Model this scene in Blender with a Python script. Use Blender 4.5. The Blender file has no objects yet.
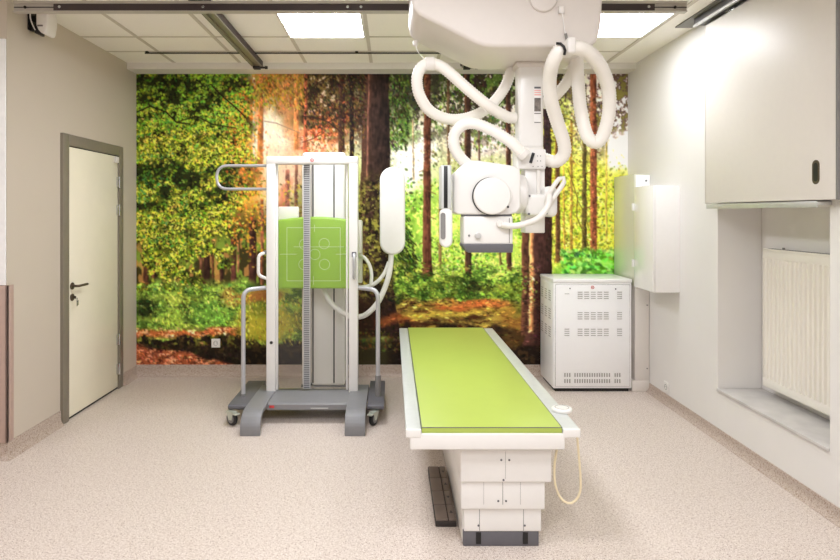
import bpy, bmesh, math, random
import numpy as np
from mathutils import Vector, Matrix

scene = bpy.context.scene
col = scene.collection
PI = math.pi

# ------------------------------------------------------------------ camera
CAM_Z = 1.55
cam_data = bpy.data.cameras.new('camera')
cam_data.sensor_width = 36.0
cam_data.lens = 600 / 840 * 36.0
cam_data.shift_x = 28 / 840
cam_data.shift_y = -67 / 840
cam_data.clip_start = 0.05
cam = bpy.data.objects.new('camera', cam_data)
cam.location = (0, 0, CAM_Z)
cam.rotation_euler = (PI / 2, 0, 0)
col.objects.link(cam)
scene.camera = cam

# ------------------------------------------------------------------ world, lights, exposure
world = bpy.data.worlds.new('world')
world.use_nodes = True
world.node_tree.nodes['Background'].inputs[0].default_value = (1.0, 0.97, 0.93, 1)
world.node_tree.nodes['Background'].inputs[1].default_value = 0.05
scene.world = world
scene.view_settings.view_transform = 'Standard'
scene.view_settings.look = 'None'
scene.view_settings.gamma = 1.0
scene.view_settings.use_curve_mapping = False
scene.view_settings.exposure = 0.62
try:
    scene.cycles.use_denoising = True
    scene.cycles.max_bounces = 10
    scene.cycles.diffuse_bounces = 6
    scene.cycles.transparent_max_bounces = 12
    scene.cycles.sample_clamp_indirect = 6.0
except Exception:
    pass

CEIL = 2.925
LAMP_COL = (0.915, 0.94, 1.0)
PANEL_EMIT = {'lamp_diffuser': 27.0, 'lamp_diffuser_dim': 13.0}  # right panel set dimmer so the wall beside it does not burn out


def lamp_panel(x, y, watts, sx=0.58, sy=0.58):
    """unseen area light at ceiling height"""
    d = bpy.data.lights.new('unseen_ceiling_light', 'AREA')
    d.shape = 'RECTANGLE'
    d.size = sx
    d.size_y = sy
    d.energy = watts
    d.color = LAMP_COL
    o = bpy.data.objects.new('unseen_ceiling_light', d)
    o.location = (x, y, CEIL - 0.012)
    col.objects.link(o)
    return o


for lx, ly, lw in ((-0.49, 1.98, 19), (0.58, 1.38, 23), (-0.49, -0.0, 19), (0.58, -0.6, 19), (1.645, 1.2, 4), (-3.4, 1.6, 20)):  # the middle row is added to keep the floor bright
    lamp_panel(lx, ly, lw)

# ------------------------------------------------------------------ room numbers (metres)
XL, XR, YB = -2.425, 2.238, 5.69
YC = 3.78            # where the left wall ends in an outside corner
XFL, YF = -4.8, -2.6  # the part of the room behind the camera


def at(px, py, y):
    """a point of the place from its direction and its real distance"""
    return Vector(((px - 392) * y / 600, y, CAM_Z - (py - 213) * y / 600))


# ------------------------------------------------------------------ materials
MATS = {}


def srgb(r, g, b):
    def f(c):
        c /= 255.0
        return c / 12.92 if c <= 0.04045 else ((c + 0.055) / 1.055) ** 2.4
    return (f(r), f(g), f(b))


def mat(name, rgb, rough=0.5, metal=0.0, var=0.03, scale=30.0, bump=0.0, bump_scale=200.0, coat=0.0, spec=0.5):
    m = bpy.data.materials.new(name)
    m.use_nodes = True
    nt = m.node_tree
    b = nt.nodes['Principled BSDF']
    b.inputs['Roughness'].default_value = rough
    b.inputs['Metallic'].default_value = metal
    b.inputs['Specular IOR Level'].default_value = spec
    if coat:
        b.inputs['Coat Weight'].default_value = coat
        b.inputs['Coat Roughness'].default_value = 0.15
    c = srgb(*rgb)
    tc = nt.nodes.new('ShaderNodeTexCoord')
    n = nt.nodes.new('ShaderNodeTexNoise')
    n.inputs['Scale'].default_value = scale
    n.inputs['Detail'].default_value = 3
    nt.links.new(tc.outputs['Object'], n.inputs['Vector'])
    r = nt.nodes.new('ShaderNodeValToRGB')
    r.color_ramp.elements[0].position = 0.3
    r.color_ramp.elements[1].position = 0.7
    r.color_ramp.elements[0].color = tuple(max(0, x * (1 - var)) for x in c) + (1,)
    r.color_ramp.elements[1].color = tuple(min(1, x * (1 + var)) for x in c) + (1,)
    nt.links.new(n.outputs['Fac'], r.inputs['Fac'])
    nt.links.new(r.outputs['Color'], b.inputs['Base Color'])
    if bump:
        n2 = nt.nodes.new('ShaderNodeTexNoise')
        n2.inputs['Scale'].default_value = bump_scale
        nt.links.new(tc.outputs['Object'], n2.inputs['Vector'])
        bp = nt.nodes.new('ShaderNodeBump')
        bp.inputs['Strength'].default_value = bump
        bp.inputs['Distance'].default_value = 0.002
        nt.links.new(n2.outputs['Fac'], bp.inputs['Height'])
        nt.links.new(bp.outputs['Normal'], b.inputs['Normal'])
    MATS[name] = m
    return m


mat('wall_paint', (228, 225, 221), 0.55, bump=0.08, bump_scale=350, var=0.01, scale=3)
mat('wall_paint_dimmed', (200, 189, 174), 0.55, bump=0.08, bump_scale=350, var=0.01, scale=3)  # wall paint darkened, the weaker light on this side put into its colour
mat('ceiling_tile', (246, 242, 235), 0.8, bump=0.15, bump_scale=500, var=0.02, scale=120)
mat('ceiling_bar', (204, 196, 184), 0.6)
mat('plaster', (224, 220, 212), 0.7, var=0.01)
mat('white_lining', (246, 246, 246), 0.35)
mat('mauve_board', (182, 156, 144), 0.5)
mat('door_cream', (238, 231, 210), 0.35, var=0.015, scale=6)
mat('door_frame_paint', (128, 120, 106), 0.4)
mat('dark_gap', (38, 34, 32), 0.7)
mat('black_plastic', (22, 21, 22), 0.4)
mat('dark_bronze', (104, 92, 80), 0.3, metal=0.7)
mat('steel', (190, 190, 188), 0.25, metal=0.9)
mat('aluminium', (205, 205, 203), 0.38, metal=0.55)
mat('bridge_metal', (186, 180, 170), 0.4, metal=0.35)
mat('rail_metal', (140, 136, 122), 0.4, metal=0.3)
mat('brown_strip', (58, 46, 46), 0.5)
mat('white_enamel', (232, 230, 226), 0.3, coat=0.3, var=0.008)
mat('white_plastic', (230, 226, 220), 0.38, var=0.008)
mat('white_cover', (220, 213, 206), 0.42, var=0.008)
mat('hose_white', (244, 240, 232), 0.45, var=0.01)
mat('grey_tube', (186, 186, 188), 0.32, metal=0.3)
mat('grey_base', (128, 128, 130), 0.45, var=0.03)
mat('grey_dark', (98, 97, 102), 0.45)
mat('rubber', (32, 32, 34), 0.6)
mat('green_pad', (172, 190, 88), 0.34, var=0.012, scale=8)
mat('green_cover', (166, 214, 70), 0.4, var=0.015, scale=8)
mat('white_mark', (228, 244, 196), 0.5)
mat('rail_grey', (206, 209, 206), 0.35, metal=0.25)
mat('shutter', (224, 218, 211), 0.45, var=0.008)
mat('cabinet_white', (250, 250, 250), 0.3, coat=0.3, var=0.006)
mat('cabinet_gloss', (248, 246, 244), 0.16, coat=0.6, var=0.006)
mat('cabinet_grey', (214, 214, 196), 0.22, coat=0.5, var=0.006)
mat('vent_grey', (128, 126, 124), 0.6)
mat('slot_grey', (168, 164, 160), 0.6)
mat('radiator_white', (238, 233, 222), 0.32, var=0.008)
mat('sill', (196, 192, 188), 0.4, var=0.12, scale=7)
mat('cream_cable', (236, 222, 188), 0.45)
mat('red_mark', (205, 60, 62), 0.5)
mat('pedal_dark', (120, 106, 97), 0.5)
mat('pedal_line', (52, 46, 43), 0.6)
mat('socket_white', (232, 230, 226), 0.35)
mat('sticker_white', (240, 238, 236), 0.5)
mat('sticker_grey', (120, 112, 106), 0.5, var=0.5, scale=60)
mat('sticker_pink', (236, 176, 170), 0.5)
mat('glass_dark', (40, 42, 46), 0.15)
mat('caster_metal', (196, 200, 186), 0.35, metal=0.4)
mat('lamp_frame', (236, 234, 230), 0.5)


def floor_material():
    m = bpy.data.materials.new('speckled_vinyl')
    m.use_nodes = True
    nt = m.node_tree
    b = nt.nodes['Principled BSDF']
    b.inputs['Roughness'].default_value = 0.42
    b.inputs['Specular IOR Level'].default_value = 0.4
    tc = nt.nodes.new('ShaderNodeTexCoord')

    def mix(fac, c1, c2):
        x = nt.nodes.new('ShaderNodeMix')
        x.data_type = 'RGBA'
        nt.links.new(fac, x.inputs['Factor'])
        for i, c in ((6, c1), (7, c2)):
            if isinstance(c, tuple):
                x.inputs[i].default_value = c + (1,)
            else:
                nt.links.new(c, x.inputs[i])
        return x.outputs[2]

    def ramp(src, lo, hi):
        r = nt.nodes.new('ShaderNodeMapRange')
        r.inputs['From Min'].default_value = lo
        r.inputs['From Max'].default_value = hi
        nt.links.new(src, r.inputs['Value'])
        return r.outputs['Result']

    def noise(scale, detail=2.0):
        n = nt.nodes.new('ShaderNodeTexNoise')
        n.inputs['Scale'].default_value = scale
        n.inputs['Detail'].default_value = detail
        nt.links.new(tc.outputs['Object'], n.inputs['Vector'])
        return n.outputs['Fac']

    base = mix(ramp(noise(70), 0.35, 0.65), srgb(196, 181, 170), srgb(213, 201, 191))
    base = mix(ramp(noise(190), 0.52, 0.66), base, srgb(240, 231, 223))
    base = mix(ramp(noise(120, 1.0), 0.60, 0.68), base, srgb(166, 144, 130))
    v = nt.nodes.new('ShaderNodeTexVoronoi')
    v.inputs['Scale'].default_value = 60
    nt.links.new(tc.outputs['Object'], v.inputs['Vector'])
    base = mix(ramp(v.outputs['Distance'], 0.16, 0.12), base, srgb(128, 104, 92))
    nt.links.new(base, b.inputs['Base Color'])
    MATS['speckled_vinyl'] = m


floor_material()


def skirting_material():
    m = MATS['speckled_vinyl'].copy()
    m.name = 'skirting_vinyl'
    nt = m.node_tree
    b = nt.nodes['Principled BSDF']
    link = b.inputs['Base Color'].links[0]
    src = link.from_socket
    x = nt.nodes.new('ShaderNodeMix')
    x.data_type = 'RGBA'
    x.blend_type = 'MULTIPLY'
    x.inputs['Factor'].default_value = 1.0
    nt.links.new(src, x.inputs[6])
    x.inputs[7].default_value = (0.74, 0.69, 0.65, 1)
    nt.links.new(x.outputs[2], b.inputs['Base Color'])
    MATS['skirting_vinyl'] = m


skirting_material()


def emission_material(name):
    m = bpy.data.materials.new(name)
    m.use_nodes = True
    b = m.node_tree.nodes['Principled BSDF']
    b.inputs['Base Color'].default_value = (0.9, 0.9, 0.9, 1)
    b.inputs['Emission Color'].default_value = LAMP_COL + (1,)
    b.inputs['Emission Strength'].default_value = PANEL_EMIT[name]
    MATS[name] = m


emission_material('lamp_diffuser')
emission_material('lamp_diffuser_dim')


def acrylic_material():
    m = bpy.data.materials.new('clear_acrylic')
    m.use_nodes = True
    nt = m.node_tree
    nt.nodes.remove(nt.nodes['Principled BSDF'])
    out = nt.nodes['Material Output']
    t = nt.nodes.new('ShaderNodeBsdfTransparent')
    t.inputs[0].default_value = (0.994, 0.995, 0.994, 1)
    g = nt.nodes.new('ShaderNodeBsdfGlossy')
    g.inputs['Roughness'].default_value = 0.03
    d = nt.nodes.new('ShaderNodeBsdfDiffuse')
    d.inputs[0].default_value = (0.9, 0.9, 0.88, 1)
    n = nt.nodes.new('ShaderNodeTexNoise')
    n.inputs['Scale'].default_value = 2.0
    r = nt.nodes.new('ShaderNodeMapRange')
    r.inputs['To Min'].default_value = 0.004
    r.inputs['To Max'].default_value = 0.02
    nt.links.new(n.outputs['Fac'], r.inputs['Value'])
    m1 = nt.nodes.new('ShaderNodeMixShader')
    nt.links.new(r.outputs['Result'], m1.inputs[0])
    nt.links.new(t.outputs[0], m1.inputs[1])
    nt.links.new(d.outputs[0], m1.inputs[2])
    f = nt.nodes.new('ShaderNodeFresnel')
    f.inputs[0].default_value = 1.3
    m2 = nt.nodes.new('ShaderNodeMixShader')
    nt.links.new(f.outputs[0], m2.inputs[0])
    nt.links.new(m1.outputs[0], m2.inputs[1])
    nt.links.new(g.outputs[0], m2.inputs[2])
    nt.links.new(m2.outputs[0], out.inputs[0])
    MATS['clear_acrylic'] = m


acrylic_material()


def ruler_material():
    m = bpy.data.materials.new('ruler_ticks')
    m.use_nodes = True
    nt = m.node_tree
    b = nt.nodes['Principled BSDF']
    b.inputs['Roughness'].default_value = 0.4
    tc = nt.nodes.new('ShaderNodeTexCoord')
    s = nt.nodes.new('ShaderNodeSeparateXYZ')
    nt.links.new(tc.outputs['Object'], s.inputs[0])
    a = nt.nodes.new('ShaderNodeMath')
    a.operation = 'MULTIPLY'
    a.inputs[1].default_value = 1 / 0.0145
    nt.links.new(s.outputs['Z'], a.inputs[0])
    f = nt.nodes.new('ShaderNodeMath')
    f.operation = 'FRACT'
    nt.links.new(a.outputs[0], f.inputs[0])
    g = nt.nodes.new('ShaderNodeMath')
    g.operation = 'GREATER_THAN'
    g.inputs[1].default_value = 0.5
    nt.links.new(f.outputs[0], g.inputs[0])
    x = nt.nodes.new('ShaderNodeMix')
    x.data_type = 'RGBA'
    x.inputs[6].default_value = srgb(186, 186, 186) + (1,)
    x.inputs[7].default_value = srgb(84, 84, 88) + (1,)
    nt.links.new(g.outputs[0], x.inputs['Factor'])
    nt.links.new(x.outputs[2], b.inputs['Base Color'])
    MATS['ruler_ticks'] = m


ruler_material()


# ------------------------------------------------------------------ mesh building
class MB:
    """collects shapes in world coordinates; build() links them as ONE mesh object"""

    def __init__(self):
        self.bm = bmesh.new()
        self.mi = 0

    def slot(self, i):
        self.mi = i
        return self

    def _merge(self, t):
        for f in t.faces:
            f.material_index = self.mi
        me = bpy.data.meshes.new('tmp')
        t.to_mesh(me)
        t.free()
        self.bm.from_mesh(me)
        bpy.data.meshes.remove(me)
        return self

    def box(self, x0, x1, y0, y1, z0, z1, bev=0.0, seg=2, rot=None, pivot=None):
        t = bmesh.new()
        bmesh.ops.create_cube(t, size=1.0)
        for v in t.verts:
            v.co = Vector((x0 + (v.co.x + 0.5) * (x1 - x0), y0 + (v.co.y + 0.5) * (y1 - y0), z0 + (v.co.z + 0.5) * (z1 - z0)))
        if bev:
            bev = min(bev, 0.49 * min(abs(x1 - x0), abs(y1 - y0), abs(z1 - z0)))
            bmesh.ops.bevel(t, geom=list(t.edges), offset=bev, segments=seg, profile=0.5, affect='EDGES')
        if rot is not None:
            p = Vector(pivot) if pivot is not None else Vector(((x0 + x1) / 2, (y0 + y1) / 2, (z0 + z1) / 2))
            bmesh.ops.transform(t, matrix=Matrix.Translation(p) @ rot @ Matrix.Translation(-p), verts=t.verts)
        return self._merge(t)

    def prism(self, pts, axis, a0, a1, bev=0.0, seg=2, only_caps=False):
        """polygon pts (2-D) extruded along axis 'x','y' or 'z' from a0 to a1"""
        def p3(p, a):
            if axis == 'x':
                return (a, p[0], p[1])
            if axis == 'y':
                return (p[0], a, p[1])
            return (p[0], p[1], a)
        t = bmesh.new()
        v0 = [t.verts.new(p3(p, a0)) for p in pts]
        v1 = [t.verts.new(p3(p, a1)) for p in pts]
        n = len(pts)
        t.faces.new(v0)
        t.faces.new(v1[::-1])
        for i in range(n):
            t.faces.new((v0[i], v1[i], v1[(i + 1) % n], v0[(i + 1) % n]))
        bmesh.ops.recalc_face_normals(t, faces=t.faces)
        if bev:
            ed = list(t.edges)
            if only_caps:
                ids = [set(v0), set(v1)]
                ed = [e for e in t.edges if any(e.verts[0] in s and e.verts[1] in s for s in ids)]
            bmesh.ops.bevel(t, geom=ed, offset=bev, segments=seg, profile=0.5, affect='EDGES', clamp_overlap=True)
        return self._merge(t)

    def cyl(self, p0, p1, r, r2=None, n=32, bev=0.0):
        p0, p1 = Vector(p0), Vector(p1)
        d = p1 - p0
        t = bmesh.new()
        bmesh.ops.create_cone(t, cap_ends=True, segments=n, radius1=r, radius2=r if r2 is None else r2, depth=d.length)
        if bev:
            ed = [e for e in t.edges if len(e.link_faces) == 2 and any(len(f.verts) > 4 for f in e.link_faces)]
            bmesh.ops.bevel(t, geom=ed, offset=bev, segments=3, profile=0.5, affect='EDGES')
        q = Vector((0, 0, 1)).rotation_difference(d.normalized())
        bmesh.ops.transform(t, matrix=Matrix.Translation((p0 + p1) / 2) @ q.to_matrix().to_4x4(), verts=t.verts)
        return self._merge(t)

    def ring(self, c, axis, r_out, r_in, th, n=40):
        """flat ring round c, lying across axis"""
        t = bmesh.new()
        q = Vector((0, 0, 1)).rotation_difference(Vector(axis).normalized())
        loops = []
        for rr, zz in ((r_out, -th / 2), (r_out, th / 2), (r_in, th / 2), (r_in, -th / 2)):
            loops.append([t.verts.new(Vector(c) + q @ Vector((rr * math.cos(2 * PI * k / n), rr * math.sin(2 * PI * k / n), zz))) for k in range(n)])
        for a in range(4):
            for k in range(n):
                t.faces.new((loops[a][k], loops[a][(k + 1) % n], loops[(a + 1) % 4][(k + 1) % n], loops[(a + 1) % 4][k]))
        bmesh.ops.recalc_face_normals(t, faces=t.faces)
        return self._merge(t)

    def tube(self, pts, r, n=12, smooth=True, step=0.02, ridge=0.0, closed=False):
        path = catmull(pts, step, closed) if smooth else [Vector(p) for p in pts]
        t = bmesh.new()
        rings = []
        m = len(path)
        prev = None
        for i, p in enumerate(path):
            if closed:
                d = (path[(i + 1) % m] - path[i - 1]).normalized()
            else:
                d = (path[min(i + 1, m - 1)] - path[max(i - 1, 0)]).normalized()
            if prev is None:
                up = Vector((0, 0, 1)) if abs(d.z) < 0.9 else Vector((1, 0, 0))
                nrm = d.cross(up).normalized()
            else:
                nrm = (prev - d * prev.dot(d)).normalized()
            prev = nrm
            bn = d.cross(nrm)
            rr = r * (1 - ridge) if (ridge and i % 2) else r
            rings.append([t.verts.new(p + (nrm * math.cos(2 * PI * k / n) + bn * math.sin(2 * PI * k / n)) * rr) for k in range(n)])
        for i in range(m if closed else m - 1):
            a, b = rings[i], rings[(i + 1) % m]
            for k in range(n):
                t.faces.new((a[k], a[(k + 1) % n], b[(k + 1) % n], b[k]))
        if not closed:
            t.faces.new(rings[0][::-1])
            t.faces.new(rings[-1])
        bmesh.ops.recalc_face_normals(t, faces=t.faces)
        return self._merge(t)

    def build(self, name, mats, parent=None, loc=None, angle=35):
        me = bpy.data.meshes.new(name)
        off = Vector((0, 0, 0))
        o = bpy.data.objects.new(name, me)
        if parent is not None:
            r = parent
            while r.parent is not None:
                r = r.parent
            off = Vector(r.location)
            o.parent = parent
        else:
            vs = [v.co for v in self.bm.verts]
            if loc is None:
                lo = [min(v[k] for v in vs) for k in range(3)]
                hi = [max(v[k] for v in vs) for k in range(3)]
                loc = ((lo[0] + hi[0]) / 2, (lo[1] + hi[1]) / 2, lo[2])
            off = Vector(loc)
            o.location = off
        bmesh.ops.translate(self.bm, vec=-off, verts=self.bm.verts)
        self.bm.to_mesh(me)
        self.bm.free()
        for m in (mats if isinstance(mats, (list, tuple)) else [mats]):
            me.materials.append(MATS[m])
        me.polygons.foreach_set('use_smooth', [True] * len(me.polygons))
        me.set_sharp_from_angle(angle=math.radians(angle))
        col.objects.link(o)
        return o


def catmull(pts, step, closed=False):
    P = [Vector(p) for p in pts]
    n = len(P)
    out = []
    for i in range(n if closed else n - 1):
        if closed:
            p0, p1, p2, p3 = P[i - 1], P[i], P[(i + 1) % n], P[(i + 2) % n]
        else:
            p1, p2 = P[i], P[i + 1]
            p0 = P[i - 1] if i > 0 else p1 * 2 - p2
            p3 = P[i + 2] if i + 2 < n else p2 * 2 - p1
        k = max(1, int(round((p2 - p1).length / step)))
        for j in range(k):
            t = j / k
            out.append(0.5 * ((2 * p1) + (p2 - p0) * t + (2 * p0 - 5 * p1 + 4 * p2 - p3) * t * t + (3 * p1 - p0 - 3 * p2 + p3) * t ** 3))
    if not closed:
        out.append(P[-1])
    return out


def fillet(pts, r, seg=6):
    """round the inner corners of a 3-D polyline"""
    P = [Vector(p) for p in pts]
    out = [P[0]]
    for i in range(1, len(P) - 1):
        a, b, c = P[i - 1], P[i], P[i + 1]
        u, v = (a - b), (c - b)
        rr = min(r, u.length * 0.49, v.length * 0.49)
        s, e = b + u.normalized() * rr, b + v.normalized() * rr
        for k in range(seg + 1):
            t = k / seg
            out.append((1 - t) ** 2 * s + 2 * t * (1 - t) * b + t * t * e)
    out.append(P[-1])
    return out


def tag(o, label, cat, group=None, kind=None):
    o['label'] = label
    o['category'] = cat
    if group:
        o['group'] = group
    if kind:
        o['kind'] = kind
    return o


def thing(name, label, cat, loc, group=None):
    o = bpy.data.objects.new(name, None)
    o.empty_display_size = 0.1
    o.location = loc
    col.objects.link(o)
    return tag(o, label, cat, group)


def struct(name, mb, mats, label=None, parent=None):
    o = mb.build(name, mats, parent)
    if parent is None:
        o['kind'] = 'structure'
        if label:
            o['label'] = label
    return o


def dup(root, loc, label, group=None):
    r = root.copy()
    col.objects.link(r)
    r.location = loc
    r['label'] = label
    if group:
        r['group'] = group
    for ch in list(root.children):
        c = ch.copy()
        col.objects.link(c)
        c.parent = r
        for g in list(ch.children):
            d = g.copy()
            col.objects.link(d)
            d.parent = c
    return r


# ------------------------------------------------------------------ room shell
NY0, NY1, NZ0, NZ1, NX = 3.066, 4.12, 0.348, 1.585, 2.54   # the radiator niche

m = MB()
m.box(XFL - 0.1, XR + 0.1, YF - 0.1, YB + 0.1, -0.1, 0)
struct('floor', m, 'speckled_vinyl', 'speckled pinkish beige vinyl floor')

m = MB()
m.box(XFL - 0.1, XR + 0.42, YF - 0.1, YB + 0.1, CEIL, CEIL + 0.1)
m.slot(1)
for k in range(-7, 5):
    gx = -0.79 + 0.6 * k
    if XFL < gx < 1.3:
        m.box(gx - 0.014, gx + 0.014, YF, 5.49, CEIL - 0.004, CEIL + 0.002)
for gx in (1.33, 1.96):
    m.box(gx - 0.016, gx + 0.016, YF, 5.49, CEIL - 0.006, CEIL + 0.002)
for k in range(-12, 1):
    gy = 4.677 + 0.6 * k
    m.box(XFL, 1.97, gy - 0.012, gy + 0.012, CEIL - 0.004, CEIL + 0.002)
m.box(XL, 1.97, 5.088, 5.112, CEIL - 0.004, CEIL + 0.002)
struct('ceiling', m, ['ceiling_tile', 'ceiling_bar'], 'suspended ceiling of pale square tiles')

m = MB()
m.box(XL - 0.1, XR + 0.42, YB, YB + 0.12, 0, CEIL)
struct('wall_back', m, 'wall_paint', 'back wall behind the forest mural')
m = MB()
m.box(XL - 0.12, XL, YC, YB, 0, CEIL)
m.box(XFL, XL - 0.12, YC, YC + 0.12, 0, CEIL)
struct('wall_left', m, 'wall_paint_dimmed', 'grey beige left wall with the door')
for wn, (wx0, wx1, wy0, wy1, wz0, wz1) in (('wall_right', (XR, XR + 0.3, NY1, YB, 0, CEIL)), ('wall_right.001', (XR, XR + 0.3, YF, NY0, 0, CEIL)),
                                          ('wall_right.002', (XR, XR + 0.3, NY0, NY1, 0, NZ0 - 0.02)), ('wall_right.003', (XR, XR + 0.3, NY0, NY1, NZ1, CEIL)),
                                          ('wall_right.004', (NX, NX + 0.1, NY0 - 0.1, NY1 + 0.1, 0.2, NZ1 + 0.1))):
    m = MB()
    m.box(wx0, wx1, wy0, wy1, wz0, wz1)
    struct(wn, m, 'wall_paint', 'pale right wall with a radiator niche')
m = MB()
m.box(XFL - 0.1, XFL, YF, YC + 0.12, 0, CEIL)
struct('wall_far_left', m, 'wall_paint_dimmed')
m = MB()
m.box(XFL - 0.1, XR + 0.3, YF - 0.1, YF, 0, CEIL)
struct('wall_front', m, 'wall_paint')
m = MB()
m.box(XR - 0.012, NX, NY0 + 0.002, NY1 - 0.002, NZ0 - 0.02, NZ0, 0.003)
struct('trim_1', m, 'sill', 'grey stone sill of the radiator niche')
m = MB()
m.box(XL, XR, 5.49, YB, 2.868, CEIL)
m.box(XL, XR, 5.484, 5.49, 2.905, CEIL)
struct('trim_2', m, 'plaster', 'shallow bulkhead above the forest mural')


def skirting(name, pts2, z1=0.105):
    """coved skirting along a floor polyline; room on the left-hand side of travel"""
    prof = [(0.0, z1), (0.006, z1), (0.007, 0.045), (0.011, 0.027), (0.021, 0.012), (0.036, 0.002), (0.036, 0.0), (0.0, 0.0)]
    m = MB()
    t = bmesh.new()
    P = [Vector((p[0], p[1])) for p in pts2]
    rows = []
    for i, p in enumerate(P):
        ns = []
        if i > 0:
            d = (P[i] - P[i - 1]).normalized()
            ns.append(Vector((-d.y, d.x)))
        if i < len(P) - 1:
            d = (P[i + 1] - P[i]).normalized()
            ns.append(Vector((-d.y, d.x)))
        if len(ns) == 2:
            nn = (ns[0] + ns[1])
            nn = nn / (nn.dot(ns[0]))
        else:
            nn = ns[0]
        rows.append([t.verts.new((p.x + nn.x * a, p.y + nn.y * a, z)) for a, z in prof])
    for a, b in zip(rows, rows[1:]):
        for k in range(len(prof)):
            k2 = (k + 1) % len(prof)
            t.faces.new((a[k], a[k2], b[k2], b[k]))
    t.faces.new(rows[0])
    t.faces.new(rows[-1][::-1])
    bmesh.ops.recalc_face_normals(t, faces=t.faces)
    m._merge(t)
    return struct(name, m, 'skirting_vinyl')


DY0, DY1 = 4.385, 5.37     # door frame, outer
skirting('baseboard_left', [(XL, DY0 - 0.002), (XL, YC), (XFL, YC)])
skirting('baseboard_left.001', [(XL, YB), (XL, DY1 + 0.002)])
skirting('baseboard_back', [(XR, YB), (XL, YB)], 0.113)
skirting('baseboard_right', [(XR, YF), (XR, YB)], 0.075)

# white lining and mauve protection board on the wall end beside the camera
m = MB()
m.box(-3.9, XL - 0.004, YC - 0.012, YC, 1.096, 2.646, 0.003)
struct('trim_3', m, 'white_lining', 'white lining board on the wall end')
m = MB()
m.box(-3.9, XL + 0.012, YC - 0.02, YC, 0.108, 1.094, 0.003)
m.box(XL, XL + 0.012, YC - 0.02, YC + 0.05, 0.108, 1.094, 0.003)
struct('trim_4', m, 'mauve_board', 'mauve brown wall protection board round the corner')

# ------------------------------------------------------------------ door
m = MB()
FT = 2.138
m.box(XL - 0.03, XL + 0.022, DY0, DY0 + 0.085, 0.0, FT, 0.004)
m.box(XL - 0.03, XL + 0.022, DY1 - 0.085, DY1, 0.0, FT, 0.004)
m.box(XL - 0.03, XL + 0.022, DY0 + 0.084, DY1 - 0.084, FT - 0.085, FT, 0.004)
door = m.build('door_1', 'door_frame_paint')
door['kind'] = 'structure'
door['label'] = 'cream flush door in a grey brown steel frame'
m = MB()
m.box(XL - 0.02, XL + 0.012, DY0 + 0.091, DY1 - 0.091, 0.02, FT - 0.092, 0.004)
leaf = m.build('door_leaf', 'door_cream', door)
m = MB()
m.box(XL - 0.02, XL + 0.004, DY0 + 0.085, DY1 - 0.085, 0.004, FT - 0.085)
m.build('door_seal', 'dark_gap', door)
HY = DY0 + 0.135
m = MB()
m.cyl((XL + 0.012, HY, 1.0), (XL + 0.022, HY, 1.0), 0.027, bev=0.003)
m.tube(fillet([(XL + 0.02, HY, 1.0), (XL + 0.065, HY, 1.0), (XL + 0.065, HY + 0.13, 1.0)], 0.02), 0.0095, smooth=False)
m.build('door_handle', 'dark_bronze', leaf)
m = MB()
m.cyl((XL + 0.012, HY, 0.915), (XL + 0.021, HY, 0.915), 0.027, bev=0.003)
m.box(XL + 0.02, XL + 0.045, HY - 0.002, HY + 0.002, 0.905, 0.925)
m.build('lock_rose', 'dark_bronze', leaf)
m = MB()
m.ring((XL + 0.045, HY + 0.015, 0.893), (1, 0.3, 0), 0.018, 0.013, 0.003)
m.box(XL + 0.043, XL + 0.046, HY + 0.01, HY + 0.022, 0.845, 0.888, 0.001)
m.box(XL + 0.046, XL + 0.049, HY + 0.02, HY + 0.03, 0.853, 0.89, 0.001)
m.build('key', 'steel', leaf)
for hz in (1.82, 1.575, 0.44, 0.18):
    m = MB()
    m.cyl((XL + 0.026, DY1 - 0.088, hz - 0.05), (XL + 0.026, DY1 - 0.088, hz + 0.05), 0.009, n=16)
    m.box(XL + 0.012, XL + 0.026, DY1 - 0.115, DY1 - 0.06, hz - 0.045, hz + 0.045, 0.002)
    m.build('hinge', 'steel', door)
m = MB()
m.box(XL + 0.012, XL + 0.035, DY1 - 0.17, DY1 - 0.115, FT - 0.15, FT - 0.1, 0.003)
m.build('door_contact', 'white_plastic', door)

# ------------------------------------------------------------------ the forest mural: a printed picture, painted here as colour per point of a fine sheet
MX0, MX1, MY0, MY1, MS = 136.0, 628.0, 70.0, 365.0, 1.5
GAMMA, GAIN = 1.25, 1.44
MW, MH = int((MX1 - MX0) * MS), int((MY1 - MY0) * MS)
rng = np.random.default_rng(7)
gx, gy = np.meshgrid(MX0 + (np.arange(MW) + 0.5) / MS, MY0 + (np.arange(MH) + 0.5) / MS)


def vnoise(sx, sy, shear=0.0):
    """smooth value noise, cells of sx by sy picture units"""
    u = (gx + shear * gy - MX0 + abs(shear) * 400) / sx
    v = (gy - MY0) / sy
    nu, nv = int(u.max()) + 3, int(v.max()) + 3
    g = rng.random((nv, nu))
    iu, iv = np.floor(u).astype(int), np.floor(v).astype(int)
    fu, fv = u - iu, v - iv
    fu, fv = fu * fu * (3 - 2 * fu), fv * fv * (3 - 2 * fv)
    return (g[iv, iu] * (1 - fu) + g[iv, iu + 1] * fu) * (1 - fv) + (g[iv + 1, iu] * (1 - fu) + g[iv + 1, iu + 1] * fu) * fv


def fbm(s, ratio=1.0, octaves=3, shear=0.0):
    a, t, r = 0, 0, 1.0
    for k in range(octaves):
        a = a + vnoise(s / 2 ** k, s * ratio / 2 ** k, shear) * r
        t += r
        r *= 0.6
    a = a / t
    return np.clip((a - 0.5) * 2.2 + 0.5, 0, 1)


def sm(x, a, b):
    t = np.clip((x - a) / (b - a), 0, 1)
    return t * t * (3 - 2 * t)


C = np.zeros((MH, MW, 3))


def over(mask, c):
    global C
    c = np.asarray(c, float)
    C = C * (1 - mask[..., None]) + (c if c.ndim == 3 else c[None, None, :]) * mask[..., None]


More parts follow.
